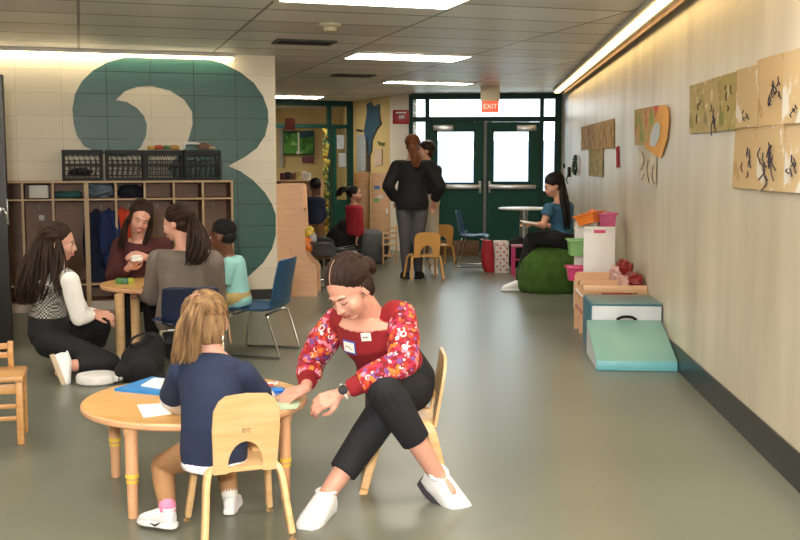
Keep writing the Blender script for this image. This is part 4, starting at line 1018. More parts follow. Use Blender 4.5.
# wooden end of the play shelf in the passage
Yp = 10.75; a0 = W(277, 296, Yp); a1 = W(306, 296, Yp); hh = W(290, 184, Yp).z
X = lambda px: W(px, 290, Yp).x-a0.x
Zp = lambda py: W(290, py, Yp).z
t = thing('play_shelf', 'pale wood shelf end panel in the opening right of the cream wall', 'shelf', (a0.x, Yp, 0))
out = [(0, .0), (X(317.5), 0), (X(317.5), Zp(269)), (X(315.5), Zp(265)), (X(311), Zp(262)), (X(307.5), Zp(257)), (X(306), Zp(250)), (X(303.8), Zp(190)), (X(303), Zp(185.5)), (X(301), hh), (0, hh)]
b = MB(); b.prism(out, .02, bev=.004); b.build('end_panel', M['birch_pale'], t)
b = MB(); b.cyl((X(291), -.012, Zp(250)), (X(291), -.009, Zp(250)), .012); b.build('screw_cap', M['oak'], t)
for z in (.1, .5, .9):
    b = MB(); b.box((.14, .22, z), (.26, .42, .02), .003); b.build('shelf_board', M['birch_pale'], t)
b = MB(); b.box((.01, .22, hh/2), (.02, .42, hh-.02), .003); b.build('back_board', M['birch_pale'], t)
o = b = MB(); b.prism(out, .02, bev=.004); o = b.build('end_panel', M['birch_pale'], t); o.location = (0, .44, 0)
for k, (x, y, c, sz, lb) in enumerate(((308, 244, '#e07a28', .10, 'orange toy poking out at the shelf edge'), (309, 232, '#c9b03a', .08, 'yellow toy above the orange one at the shelf edge'), (312, 238, '#9a9aa0', .07, 'grey shiny toy at the shelf edge'))):
    p = W(x, y, 11.2); o = crumple(sz*1.3, sz, sz*1.6, 90+k, 12).build('shelf_toy', mat('shelf_toy_paint_%d' % k, c, .4)); o.location = p-V((0, 0, sz*.8)); setp(o, lb, 'toy', 'toys on the play shelf')

# classroom beyond: bulletin board, shelf with colourful toys, posters
Yw = 20.55
def far_card(name, x0, x1, y0, y1, c, label, cat, y=Yw, th=.02, m=None):
    p = W((x0+x1)/2, y1, y); q_ = W(x0, y0, y); r__ = W(x1, y0, y); b = MB(); b.box((0, 0, (q_.z-p.z)/2), (r__.x-q_.x, th, q_.z-p.z), .003)
    o = b.build(name, m or mat(name+'_paper', c, .7, .1, 8)); o.location = (p.x, y, p.z); return setp(o, label, cat)
tt = thing('bulletin_board', 'green picture board on the yellow wall beyond the dark glazed frame', 'bulletin board', (W(299, 155, Yw).x, Yw-.03, W(299, 155, Yw).z))
zz = W(299, 131, Yw).z-tt.location.z; ww = W(315, 140, Yw).x-W(284, 140, Yw).x
b = MB(); b.box((0, 0, zz/2), (ww, .04, zz), .005); b.build('frame', M['dark_frame'], tt)
gm = paint_mat('green_picture', '#58963f', [('#3c7030', .5, 4), ('#9cc27a', .62, 7)])
for s_, w_ in ((-1, .46), (1, .46)):
    b = MB(); b.box((s_*ww*.245, -.022, zz*.48), (ww*w_, .006, zz*.86)); b.build('picture', gm, tt)
b = MB(); b.box((0, -.026, zz/2), (.03, .006, zz*.9)); b.box((-ww*.02, -.027, zz*.1), (.06, .006, .06)); b.build('paper_strip', M['paper'], tt)
b = MB(); b.box((ww*.26, -.03, zz*.86), (ww*.46, .01, zz*.26), .003, R=Matrix.Rotation(-.12, 3, 'Y')); b.build('dark_banner', mat('dark_teal_card', '#1d4450', .7), tt)
far_card('poster', 302, 314, 156.5, 163, '#6b3a48', 'purple brown card under the green picture board', 'poster')
far_card('poster', 285, 295, 118, 130, '#2c1614', 'dark red card hanging across the beam of the glazed frame', 'poster', 17.4, m=mat('dark_card', '#2c1412', 1.0, .1, 8, spec=0))
far_card('poster', 279, 283.5, 127, 167, '#a8a89c', 'grey strip poster left of the green picture board', 'poster')
Ys = 15.2
p0, p1 = W(281, 180, Ys), W(313, 180, Ys)
tt = thing('display_shelf', 'low shelf of colourful toys and pictures beyond the wooden panel', 'shelf', ((p0.x+p1.x)/2, Ys, 0)); zs = p0.z
b = MB(); b.box((0, 0, zs-.01), (p1.x-p0.x+.3, .4, .02), .004); b.build('top_board', M['birch'], tt)
for s_ in (-1, 1):
    b = MB(); b.box((s_*(p1.x-p0.x+.26)/2, 0, (zs-.02)/2), (.02, .38, zs-.02)); b.build('side_board', M['birch'], tt)
b = MB(); b.box((0, .19, (zs-.02)/2), (p1.x-p0.x+.24, .012, zs-.02)); b.build('back_board', M['oak'], tt)
rnd = random.Random(9); names = ['dark red', 'white', 'brown', 'mustard', 'dark', 'purple', 'yellow', 'orange', 'cream', 'plum']
for k, (x, y0, y1, c) in enumerate(((283, 173, 180, '#5b1e24'), (288, 172, 180, '#2a1a1c'), (293, 173, 180, '#7a4a3a'), (299, 171, 180, '#c9b06a'), (304, 171.5, 180, '#e2ddd0'), (308, 173, 180, '#e4e0d8'), (285, 180.5, 184, '#2a2428'), (315, 164, 171, '#5a2c30'), (319, 165.5, 171, '#43262c'), (323, 171, 182, '#c08a3a'))):
    p = W(x, y1, Ys-.05); h_ = W(x, y0, Ys-.05).z-p.z; b = MB(); b.box((0, 0, h_/2), (.075+.02*rnd.random(), .05, h_), .008)
    if k in (6, 7, 8, 9): continue
    o = b.build('picture_block', mat('block_%d' % k, c, .6, .3, 20)); o.location = (p.x, Ys-.05, zs+.002); setp(o, '%s card or toy standing on the far colourful shelf, %s from its left end' % (names[k], ['first', 'second', 'third', 'fourth', 'fifth', 'sixth'][k]), 'toy', 'things on the far colourful shelf')
# tall yellow green garland on the mullion and leaves
p = F(325, 250); b = MB(); rnd = random.Random(5)
for k in range(90):
    y = 130+110*rnd.random(); q_ = W(323.5+rnd.random()*5, y, 17.35+rnd.random()*.1); b.ell(q_, (.02+.02*rnd.random(), .015, .03+.02*rnd.random()), n=6)
o = b.build('leaf_garland', paint_mat('garland_leaves', '#8d8330', [('#3d5a2c', .5, 5), ('#b98a2c', .6, 8)]), None, True); setp(o, 'garland of yellow and green leaves hanging down the dark post', 'garland')
# tan wall art: blue figure
def onW(px, py, off=.02):
    p_, q_ = V((A1.x, A1.y, 0)), V((B1.x, B1.y, 0)); d2 = (q_-p_).normalized(); n = V((d2.y, -d2.x, 0)); r__ = ray(px, py); k = (p_+n*off).dot(n)/r__.dot(n); h_ = r__*k
    return (h_-p_).dot(d2), EYE+h_.z
MWt = Matrix.Translation(V((A1.x, A1.y, 0))) @ Matrix.Rotation(math.atan2((B1-A1).y, (B1-A1).x), 4, 'Z')
def wpoly(name, pts, c, label, cat, off=.012, th=.01, parent=None, m=None):
    b = MB(); b.prism([onW(x, y, off) for x, y in pts], th); o = b.build(name, m or mat(name+'_card', c, .7, .2, 12), parent, ang=None)
    if parent is None: o.matrix_basis = MWt @ Matrix.Translation((0, -off, 0)); setp(o, label, cat)
    else: o.location = (0, -.012, 0)
    return o
wf = wpoly('paper_sculpture', [(366.5, 104), (371, 102), (373, 107), (379, 104), (379, 115), (381, 124), (377, 128), (374.5, 134), (372, 140), (371.5, 150), (369, 157), (366.5, 150), (366, 139), (364, 131), (365.5, 122), (367, 112)], '#24485e', 'blue paper figure with trailing strips on the tan wall', 'artwork', .02)
wpoly('branch', [(366.6, 140), (368.5, 140), (370, 172), (366.5, 172)], '#3b2a1e', 'dark brown trunk strip hanging beneath the blue paper figure', 'artwork', .02)
wpoly('pale_poster', [(357.5, 135), (365.5, 134), (365.5, 171), (357.5, 171)], '#9da3a5', 'tall pale poster left of the blue figure on the tan wall', 'poster')
wpoly('pale_poster', [(374.5, 150), (382, 149), (382, 165), (374.5, 166)], '#c2a896', 'pink tan poster right of the blue figure on the tan wall', 'poster')
wpoly('leaf_cutout', [(377, 141), (380, 142), (385, 143), (383, 146), (379, 145)], '#5b5a2a', 'small olive leaf cutout on the tan wall', 'artwork')
wpoly('leaf_cutout', [(357, 129), (363, 130), (362, 132), (356, 131)], '#37332a', 'small dark leaf cutout left of the blue figure', 'artwork')
# tan cabinets, grey tub, step stool behind
Yc = 15.4; p0, p1 = W(371, 213, Yc), W(390, 213, Yc); tt = thing('cabinet', 'pale wood cabinet with coloured papers on it, left of the standing woman', 'cabinet', ((p0.x+p1.x)/2, Yc, 0)); w_ = p1.x-p0.x; h_ = W(380, 173, Yc).z; z0 = 0
b = MB(); b.box((0, .2, h_/2), (w_, .4, h_), .006); b.build('body', M['birch_pale'], tt)
b = MB(); b.box((0, -.006, h_*.55), (w_-.04, .014, h_*.8), .004); dr = b.build('door', M['birch_pale'], tt); b = MB(); b.box((w_*.35, -.02, h_*.55), (.015, .02, .08)); b.build('handle', M['steel'], dr)
for k, (dx, dz, c) in enumerate(((-.05, .83, '#4a78b8'), (.05, .80, '#d9c24a'), (0, .72, '#e7e3da'), (-.06, .68, '#7aa86a'))):
    b = MB(); b.box((dx, -.015, h_*dz), (.08, .004, .05)); b.build('paper_note', mat('note_%d' % k, c, .7), tt, ang=None)
p0, p1 = W(354, 213, Yc+.2), W(369.5, 213, Yc+.2); b = MB(); tt = thing('cabinet', 'darker brown wood cabinet beside the pale one', 'cabinet', ((p0.x+p1.x)/2, Yc+.2, 0)); w_ = p1.x-p0.x; h2 = W(360, 173, Yc+.2).z
b.box((0, .2, h2/2), (w_, .38, h2), .006); b.build('body', M['oak'], tt); b = MB(); b.box((0, -.005, h2*.5), (w_-.03, .012, h2*.9), .003); b.build('door', M['oak'], tt)
p = F(372, 252); b = MB(); b.lathe([(0, 0), (.17, 0), (.22, .05), (.25, .2), (.24, .34), (.2, .42), (.1, .46), (0, .47)], 32); o = b.build('grey_bean_bag', mat('grey_fabric', '#5b5c5e', .8, .15, 8, .3, 30)); o.location = (W(371, 240, 14.6).x, 14.5, 0); setp(o, 'round grey bean bag seat behind the child in red', 'bean bag')
tt = thing('ladder_chair', 'small wooden ladder back chair left of the standing woman', 'chair', (W(390, 240, 14.4).x, 14.35, 0))
for x in (-.09, .09):
    b = MB(); b.box((x, -.1, .27), (.024, .024, .54), .004); b.build('back_post', M['birch'], tt); b = MB(); b.box((x, .12, .13), (.024, .024, .26), .004); b.build('front_leg', M['birch'], tt)
for z in (.12, .36, .43, .5):
    b = MB(); b.box((0, -.1, z), (.18, .014, .03), .004); b.build('slat', M['birch'], tt)
b = MB(); b.box((0, .01, .27), (.22, .26, .018), .004); b.build('seat', M['birch'], tt)
# ================================================================== PEOPLE
def skin_mat(n, c): return mat(n, c, .5, .05, 14, .06, 120, sss=.12)
SK = {'fair': skin_mat('fair_skin', '#d09a86'), 'warm': skin_mat('warm_skin', '#cf9a7e'), 'brown': skin_mat('brown_skin', '#6b4330'), 'tan': skin_mat('tan_skin', '#b98363')}
def hair_mat(n, c, c2): return mat(n, c, .5, .2, 14, .35, 150, spec=.25, c2=c2, stretch=(3, 3, .6))
HR = {'dbrown': hair_mat('dark_brown_hair', '#190f09', '#372216'), 'brown': hair_mat('brown_hair', '#1c100b', '#352017'), 'blonde': hair_mat('blonde_hair', '#5c422c', '#a07e58'), 'black': hair_mat('black_hair', '#0c0a0b', '#1b1514'), 'auburn': hair_mat('auburn_hair', '#54301b', '#7d4a2a')}
fab = lambda n, c, var=.12, bump=.15: mat(n, c, .85, var, 10, bump, 160)
EYE_D = mat('dark_eye', '#1c120e', .2, .1, 10); LIP = mat('lips', '#b05a56', .45, .06, 10); TEETH = mat('teeth', '#efe9df', .3, .02, 10); LASH = mat('lashes', '#1a100c', .7, .1, 10)
SHOE_W = mat('white_shoe_leather', '#e4e4e6', .5, .05, 20, .1, 60); SOLE_D = mat('dark_sole', '#2a2a30', .6, .1, 20)

def head_shape(b, c, fwd, up, s=1.0, child=False, n=20):
    R = frame(fwd, up); T = lambda x, y, z: c+R @ (V((x, y, z))*s)
    def e(x, y, z, rx, ry, rz): b.ell(T(x, y, z), (rx*s, ry*s, rz*s), R, n)
    if child:
        e(0, -.01, .02, .075, .092, .082); e(0, .022, -.03, .060, .06, .066); e(0, .05, -.075, .022, .02, .018)
        e(.034, .05, -.035, .027, .025, .027); e(-.034, .05, -.035, .027, .025, .027); b.cap(T(0, .078, -.002), T(0, .094, -.026), .007*s, .011*s, 10)
        e(0, .074, -.055, .018, .010, .007)
    else:
        e(0, -.012, .03, .074, .094, .084); e(0, .028, -.025, .060, .062, .075); e(0, .052, -.088, .024, .022, .019)
        e(0, .02, -.07, .045, .045, .035)
        e(.033, .055, -.03, .027, .027, .03); e(-.033, .055, -.03, .027, .027, .03)
        b.cap(T(0, .084, .008), T(0, .103, -.031), .0075*s, .0105*s, 10); e(.010, .094, -.034, .008, .009, .007); e(-.010, .094, -.034, .008, .009, .007)
        e(0, .078, .02, .045, .013, .010); e(0, .080, -.06, .020, .012, .016)
    for q in (-1, 1): e(q*.074, -.008, -.012, .009, .019, .029)
    return R, T
def face_bits(parent, T, R, s, eyes='open', mouth='closed', brow=None, child=False):
    y = .080 if not child else .076; ez = .0
    for q in (-1, 1):
        b = MB()
        if eyes == 'open':
            b.ell(T(q*.030, y-.004, ez), (.0125*s, .009*s, .0075*s), R, 12); b.build('eye', mat('eye_white', '#e9e4de', .2, .02) if 'eye_white' not in bpy.data.materials else bpy.data.materials['eye_white'], parent, True)
            b = MB(); b.ell(T(q*.030, y+.0045, ez), (.0062*s, .003*s, .0062*s), R, 10); b.build('iris', EYE_D, parent, True)
            b = MB()
        b.tube([T(q*.017, y+.003, ez+.001), T(q*.023, y+.007, ez+(.006 if eyes == 'open' else -.004)), T(q*.031, y+.006, ez+(.007 if eyes == 'open' else -.006)), T(q*.042, y-.006, ez)], [.0012*s, .002*s, .002*s, .0012*s], 6); b.build('eyelash', LASH, parent, True)
        b = MB(); b.tube([T(q*.014, y+.009, ez+.020), T(q*.03, y+.008, ez+.025), T(q*.046, y-.006, ez+.020)], [.0022*s, .0030*s, .0016*s], 6); b.build('eyebrow', LASH, parent, True)
    ly = .092 if not child else .083; lz_ = -.060 if not child else -.055
    b = MB()
    if mouth == 'smile':
        b.tube(crom([T(-.026, ly-.012, lz_+.007), T(-.012, ly-.001, lz_+.002), T(0, ly+.001, lz_+.001), T(.012, ly-.001, lz_+.002), T(.026, ly-.012, lz_+.007)]), .0028*s, 8)
        b.tube(crom([T(-.026, ly-.012, lz_+.006), T(-.013, ly-.002, lz_-.009), T(0, ly, lz_-.013), T(.013, ly-.002, lz_-.009), T(.026, ly-.012, lz_+.006)]), .0032*s, 8)
        b.build('lips', LIP, parent, True)
        b = MB(); b.ell(T(0, ly-.007, lz_-.004), (.021*s, .007*s, .007*s), R, 14); b.build('teeth', TEETH, parent, True)
    else:
        b.tube(crom([T(-.021, ly-.009, lz_), T(-.008, ly, lz_+.004), T(0, ly, lz_+.003), T(.008, ly, lz_+.004), T(.021, ly-.009, lz_)]), .003*s, 8)
        b.tube(crom([T(-.020, ly-.009, lz_-.001), T(0, ly, lz_-.006), T(.020, ly-.009, lz_-.001)]), .0042*s, 8); b.build('lips', LIP, parent, True)

def hand_shape(b, wr, d, nrm, s=1.0, curl=.5, side=1, spread=.5):
    """palm and five bent fingers: d along the hand, nrm out of the back of the hand"""
    d = d.normalized(); x = d.cross(nrm).normalized(); nrm = x.cross(d).normalized(); k = s
    P = lambda a, u, w: wr+(x*a*side+d*u+nrm*w)*k
    b.cap(wr, P(0, .03, 0), .024*k, .026*k, 10)
    offs = [-.030, -.010, .010, .029]; L = [(.040, .026, .020), (.045, .029, .021), (.041, .027, .020), (.031, .021, .017)]
    for i, o in enumerate(offs):
        kn = P(o*(.95+.1*spread), .088-.006*abs(i-1), .002)
        b.cap(P(o*.6, .022, 0), kn, .0155*k, .0115*k, 10)
        p = kn; a = curl*.7; r = .0092 if i < 3 else .0082; sp = o*.9*spread
        for j, l in enumerate(L[i]):
            v = (d*math.cos(a)-nrm*math.sin(a)+x*side*sp*3*math.cos(a)).normalized(); q = p+v*l*k
            b.cap(p, q, r*k, (r-.0009)*k, 8); p = q; r -= .0009; a += curl*.9
    t0 = P(-.022, .02, -.006); t1 = P(-.046, .046, -.014); t2 = P(-.050, .074, -.022-.01*curl); t3 = P(-.040, .095, -.028-.015*curl)
    b.cap(t0, t1, .0165*k, .0125*k, 10); b.cap(t1, t2, .0125*k, .0105*k, 10); b.cap(t2, t3, .0105*k, .0085*k, 10)

def torso_rings(J, A, widths, up_to=None):
    """rings from the hips to the neck base; widths: list of (fraction along pelvis>waist>chest>neck, half width, half depth)"""
    P = crom([J['pelvis']-(J['waist']-J['pelvis'])*.25, J['waist'], J['chest'], J['neck']], 8); n = len(P)-1; out = []
    for f, w, d in widths:
        i = min(int(f*n), n-1); t = f*n-i; c = P[i].lerp(P[i+1], t); tan = (P[i+1]-P[i]).normalized()
        hp = J['hipR']-J['hipL']; sh = J['shR']-J['shL']; ax = (hp.normalized()*(1-f)+sh.normalized()*f).normalized(); ax = (ax-tan*ax.dot(tan)).normalized(); ay = ax.cross(tan)
        out.append((c, ax*w, ay*d))
    return out
ADULT = [(0, .145, .10), (.12, .165, .118), (.3, .145, .105), (.45, .128, .095), (.62, .145, .108), (.78, .165, .112), (.90, .15, .09), (1.0, .07, .06)]
KID = [(0, .10, .085), (.12, .118, .098), (.3, .112, .092), (.45, .108, .088), (.62, .115, .09), (.78, .122, .09), (.90, .11, .075), (1.0, .045, .045)]
def shoe(parent, ank, toe, s=1.0, m=None, sole=None, up=V((0, 0, 1)), world=True, vox=.005, solecol=None, laces=None, hgt=.0):
    """ank: ankle joint; toe: tip of the shoe"""
    f = toe-ank; down = -V(up).normalized(); fl = (f-down*f.dot(down)); 
    L = .25*s; fwd = (f if hgt else fl).normalized(); R = frame(fwd, V(up))
    # foot axis: the sole plane contains the toe; heel is behind and below the ankle
    base = ank-R @ (V((0, .045, .095))*s)
    T = lambda x, y, z: base+R @ (V((x*s, y*s, z*s)))
    k = .25
    b = MB(); r_ = []
    for y, w, h in ((.0, .028, .080), (.03, .040, .104), (.08, .044, .106), (.13, .047, .086), (.18, .051, .064), (.22, .045, .050), (.245, .028, .034)):
        r_.append((T(0, y, h*.5+.012), R @ V((w*s, 0, 0)), R @ V((0, 0, h*.5*s))))
    b.loft(r_, 20, .75); b.cap(T(0, .05, .05), T(0, .044, .074), .043*s, .041*s); b.cyl(T(0, .044, .07), T(0, .040, .112), .041*s, .037*s, 18)
    o = b.skin('shoe', m or SHOE_W, parent, world, vox, 3)
    b = MB(); out = []
    r_ = []
    t = bmesh.new(); rings = []
    for z, g in ((0, .97), (.006, 1.06), (.026, 1.03), (.032, .95)):
        row = []
        for x, y in ((0, -.014), (.030, -.004), (.042, .04), (.041, .10), (.052, .17), (.048, .215), (.028, .25), (0, .26), (-.026, .25), (-.046, .215), (-.050, .17), (-.041, .10), (-.042, .04), (-.030, -.004)):
            row.append(t.verts.new(T(x*g, (y-.12)*(1+(g-1)*.3)+.12, z)))
        rings.append(row)
    for A_, B_ in zip(rings, rings[1:]):
        for j in range(14): t.faces.new((A_[j], A_[(j+1) % 14], B_[(j+1) % 14], B_[j]))
    t.faces.new(rings[0][::-1]); t.faces.new(rings[-1]); bmesh.ops.recalc_face_normals(t, faces=t.faces); b.add(t)
    b.build('sole', sole or m or SHOE_W, o, False)
    b = MB(); b.tube([T(math.cos(a)*.037, .040+math.sin(a)*.038, .112) for a in [i/16*2*PI for i in range(16)]], .0065*s, 8, closed=True); b.build('collar', m or SHOE_W, o, False)
    if laces:
        b = MB()
        for i in range(4):
            y = .10+i*.025; b.tube(crom([T(-.022, y, .080-i*.010), T(0, y+.006, .089-i*.011), T(.022, y+.01, .080-i*.010)]), .0028*s, 6)
        b.build('laces', laces, o, False)
    return o, T
def combed(b, T, s, cen, rad, tie, starts, r=.006, lift=1.0, steps=8, rnd=random):
    """locks lying on the scalp from the hairline to where they are gathered"""
    for st in starts:
        a = V(st).normalized(); z = V(tie).normalized(); pts = []
        om = a.angle(z); far = om > 2.1; mid = ((a+z)*.5+V((a.x*.5, 0, .9))).normalized()
        for i in range(steps+1):
            t = i/steps; v = a.slerp(z, t) if not far else (a.slerp(mid, t*2) if t < .5 else mid.slerp(z, t*2-1))
            l = lift*(1+.02*rnd.random()); pts.append(T(cen[0]+v.x*rad[0]*l, cen[1]+v.y*rad[1]*l, cen[2]+v.z*rad[2]*l))
        b.tube(pts, [r*s*.7]+[r*s]*(steps-1)+[r*s*.8], 6)
def locks(b, path, n, spread, r, rnd, taper=.35, wave=.01):
    """a fall of hair: n tapering locks following a path of (point, half width vector)"""
    for i in range(n):
        u = rnd.uniform(-1, 1); w = rnd.uniform(-1, 1); ph = rnd.random()*6; pts = []; kl = 1-.18*rnd.random()
        m_ = len(path)
        for j, (p, hw, hd) in enumerate(path):
            pts.append(p+hw*u+hd*w+V((math.sin(j*1.4+ph), math.cos(j*1.1+ph), 0))*wave*(j/m_))
        P = crom(pts, 4); P = P[:max(4, int(len(P)*kl))]; k = len(P); b.tube(P, [r*(.75+.25*math.sin(PI*min(1, q/k*2))) * (1 if q < k*.7 else 1-(1-taper)*(q-k*.7)/(k*.3)) for q in range(k)], 6)

def person(label, J, o):
    """builds one continuous body from its joints, then the clothes, shoes, hair and face as its parts"""
    s = o.get('s', 1.0); vox = o.get('vox', .008); kid = o.get('kid', False); sk = SK[o['skin']]
    J = dict(J)
    root = thing('person', label, 'person', (J['pelvis'].x, J['pelvis'].y, o.get('z0', 0)))
    prof = [(f, w*s, d*s) for f, w, d in (o.get('prof') or (KID if kid else ADULT))]
    k = s*(.78 if kid else 1)
    hz = o.get('hand', s*(.72 if kid else 1))
    b = MB(); b.loft(torso_rings(J, 0, [(f, w*.93, d*.93) for f, w, d in prof]), 28)
    hs = o.get('head_s', s); R, T = head_shape(b, J['head'], o['face'], o.get('up', V((0, 0, 1))), hs, kid)
    nk = T(0, -.022, -.06); b.limb([J['neck']-(nk-J['neck'])*.1, nk], [.058*k, .052*k])
    b.limb([J['neck']-V((0, 0, .03*k)), J['shL']], [.06*k, .046*k]); b.limb([J['neck']-V((0, 0, .03*k)), J['shR']], [.06*k, .046*k])
    for q in 'LR':
        b.limb([J['sh'+q], J['el'+q], J['wr'+q]], [.044*k, .035*k, .024*k], sm=0)
        hd = o.get('hd'+q) or (J['wr'+q]-J['el'+q])
        if J.get('wr'+q) is not None and not o.get('nohand'): hand_shape(b, J['wr'+q], hd, o.get('hn'+q, V((0, 0, 1))), hz, o.get('curl'+q, o.get('curl', .55)), 1 if q == 'L' else -1)
        b.limb([J['hip'+q], J['kn'+q]], [.078*k, .05*k]); b.limb([J['kn'+q], J['kn'+q].lerp(J['an'+q], .35), J['an'+q]], [.05*k, .05*k, .034*k])
        b.limb([J['an'+q], J['an'+q].lerp(J['to'+q], .45)+V((0, 0, -.01))], [.034*k, .02*k]) if o.get('shoes', True) else b.limb([J['an'+q], J['an'+q].lerp(J['to'+q], .6)], [.034*k, .026*k])
    body = b.skin('body', sk, root, True, vox, o.get('smooth', 4))
    # trousers
    if 'bottom' in o:
        e = o.get('bfat', .014)*s; b = MB(); pr = [(f, w+e, d+e) for f, w, d in prof if f <= .31]; b.loft(torso_rings(J, 0, [(0, (prof[0][1]+e)*.85, (prof[0][2]+e)*.85)]+pr), 28)
        for q in 'LR':
            lf = o.get('leg'+q, o.get('leg', 1.0))
            end = J['kn'+q].lerp(J['an'+q], lf); rr = (.05*(1-lf)+.036*lf)*k+e*.9
            b.limb([J['hip'+q], J['kn'+q]], [.086*k+e, .054*k+e]); b.limb([J['kn'+q], J['kn'+q].lerp(end, .35)], [.054*k+e, .053*k+e*.9]); c_ = J['kn'+q].lerp(end, .35)
            b.cyl(c_, end, .053*k+e*.9, rr, 18)
        b.skin('trousers', o['bottom'], root, True, vox, o.get('bsmooth', 5))
    # top
    if 'top' in o:
        e = o.get('tfat', .012)*s; b = MB(); lo = o.get('hem', .0); pr = [(f, w+e*(1.0+.8*max(0, .35-f)), d+e*(1+.8*max(0, .35-f))) for f, w, d in prof if f >= lo-.001 and f <= (.93 if not o.get('neck_open') else .70)]
        pr = pr+([(.965, .095*k+e*.3, .075*k+e*.3)] if not o.get('neck_open') else [(.79, .166*k, .108*k)])
        if kid: pr[-1] = (.965, .062*s+e*.5, .058*s+e*.5)
        tr__ = torso_rings(J, 0, pr)
        if o.get('neck_open'): c0_, x0_, y0_ = tr__[-1]; tr__[-1] = (c0_+y0_*.05, x0_, y0_); tr__.append((c0_+y0_*.55+V((0, 0, .05*k)), x0_*.85, y0_*.45))
        b.loft(tr__, 30)
        sl = o.get('sleeve', 1.0)
        for q in 'LR':
            no_ = .35 if not o.get('neck_open') else .55; b.limb([J['neck'].lerp(J['sh'+q], no_)-V((0, 0, (.035 if no_ < .5 else .015)*k)), J['neck'].lerp(J['sh'+q], 1 if not o.get('sleeve_m') else .8)], [.05*k+e*.6, .052*k+e])
            if o.get('sleeve_m') or sl <= 0: continue
            if sl <= .5:
                end = J['sh'+q].lerp(J['el'+q], sl*2); b.cyl(J['sh'+q], end, .052*k+e, .05*k+e*1.1, 18)
            else:
                end = J['el'+q].lerp(J['wr'+q], (sl-.5)*2); b.limb([J['sh'+q], J['el'+q]], [.052*k+e, .041*k+e]); b.cyl(J['el'+q], end, .041*k+e, .031*k+e*.8, 18)
        b.skin(o.get('top_name', 'shirt'), o['top'], root, True, vox, o.get('tsmooth', 5))
    if o.get('sleeve_m'):
        pf = o.get('puff', (.062, .075, .06, .034))
        for q in 'LR':
            b = MB(); a_, c_, d_ = J['sh'+q], J['el'+q], J['wr'+q].lerp(J['el'+q], o.get('send', .06))
            P = [a_, a_.lerp(c_, .5)+o.get('bulge'+q, V()), c_, c_.lerp(d_, .55), d_]
            b.limb([P[0], P[1], P[2], P[3]], [pf[0]*s, pf[1]*s, pf[2]*s, pf[2]*s*.95], sm=0); dq = (d_-c_).normalized()*(.05*s if o.get('cuff_m') else 0); b.cyl(P[3], P[4]-dq, pf[2]*s*.95, pf[3]*s*(1.3 if o.get('cuff_m') else 1), 18)
            sv = b.skin('sleeve', o['sleeve_m'], root, True, vox, 4)
            if o.get('cuff_m'):
                b = MB(); dd_ = (d_-c_).normalized(); b.cyl(d_-dd_*.065*s, d_+dd_*.005, .043*s, .036*s, 20, .006); b.build('cuff', o['cuff_m'], sv, False)
    # shoes
    if o.get('shoes', True):
        for q in 'LR': shoe(root, J['an'+q], J['to'+q], o.get('shoe_s', k), o.get('shoe_m', SHOE_W), o.get('sole_m'), o.get('shoe_up'+q, V((0, 0, 1))), True, max(.005, vox*.8), laces=o.get('laces'), hgt=o.get('tilt'+q, 0))
    if o.get('facebits', True): face_bits(body, T, R, hs, o.get('eyes', 'open'), o.get('mouth', 'closed'), HR[o['hair']], kid)
    return root, body, T, R
def cap_hair(T, R, s, b, front=0.0, child=False, big=1.0):
    """the mass of hair over the skull, leaving face and ears"""
    c = (0, -.030-front, .048) if not child else (0, -.022-front, .034)
    r = (.083*big, .100*big, .084*big) if not child else (.082*big, .096*big, .080*big)
    b.ell(T(*c), (r[0]*s, r[1]*s, r[2]*s), R, 28); b.ell(T(0, -.05, -.01), (.074*s*big, .062*s*big, .065*s*big), R, 20); b.ell(T(0, -.058, -.045), (.060*s, .046*s, .052*s), R, 16)
    return c, r
def hemi(n, rnd, zmin=-.1, ymax=.75):
    out = []
    while len(out) < n:
        v = V((rnd.uniform(-1, 1), rnd.uniform(-1, 1), rnd.uniform(-1, 1)))
        if .2 < v.length < 1:
            v.normalize()
            if v.z > zmin and v.y < ymax: out.append(v)
    return out

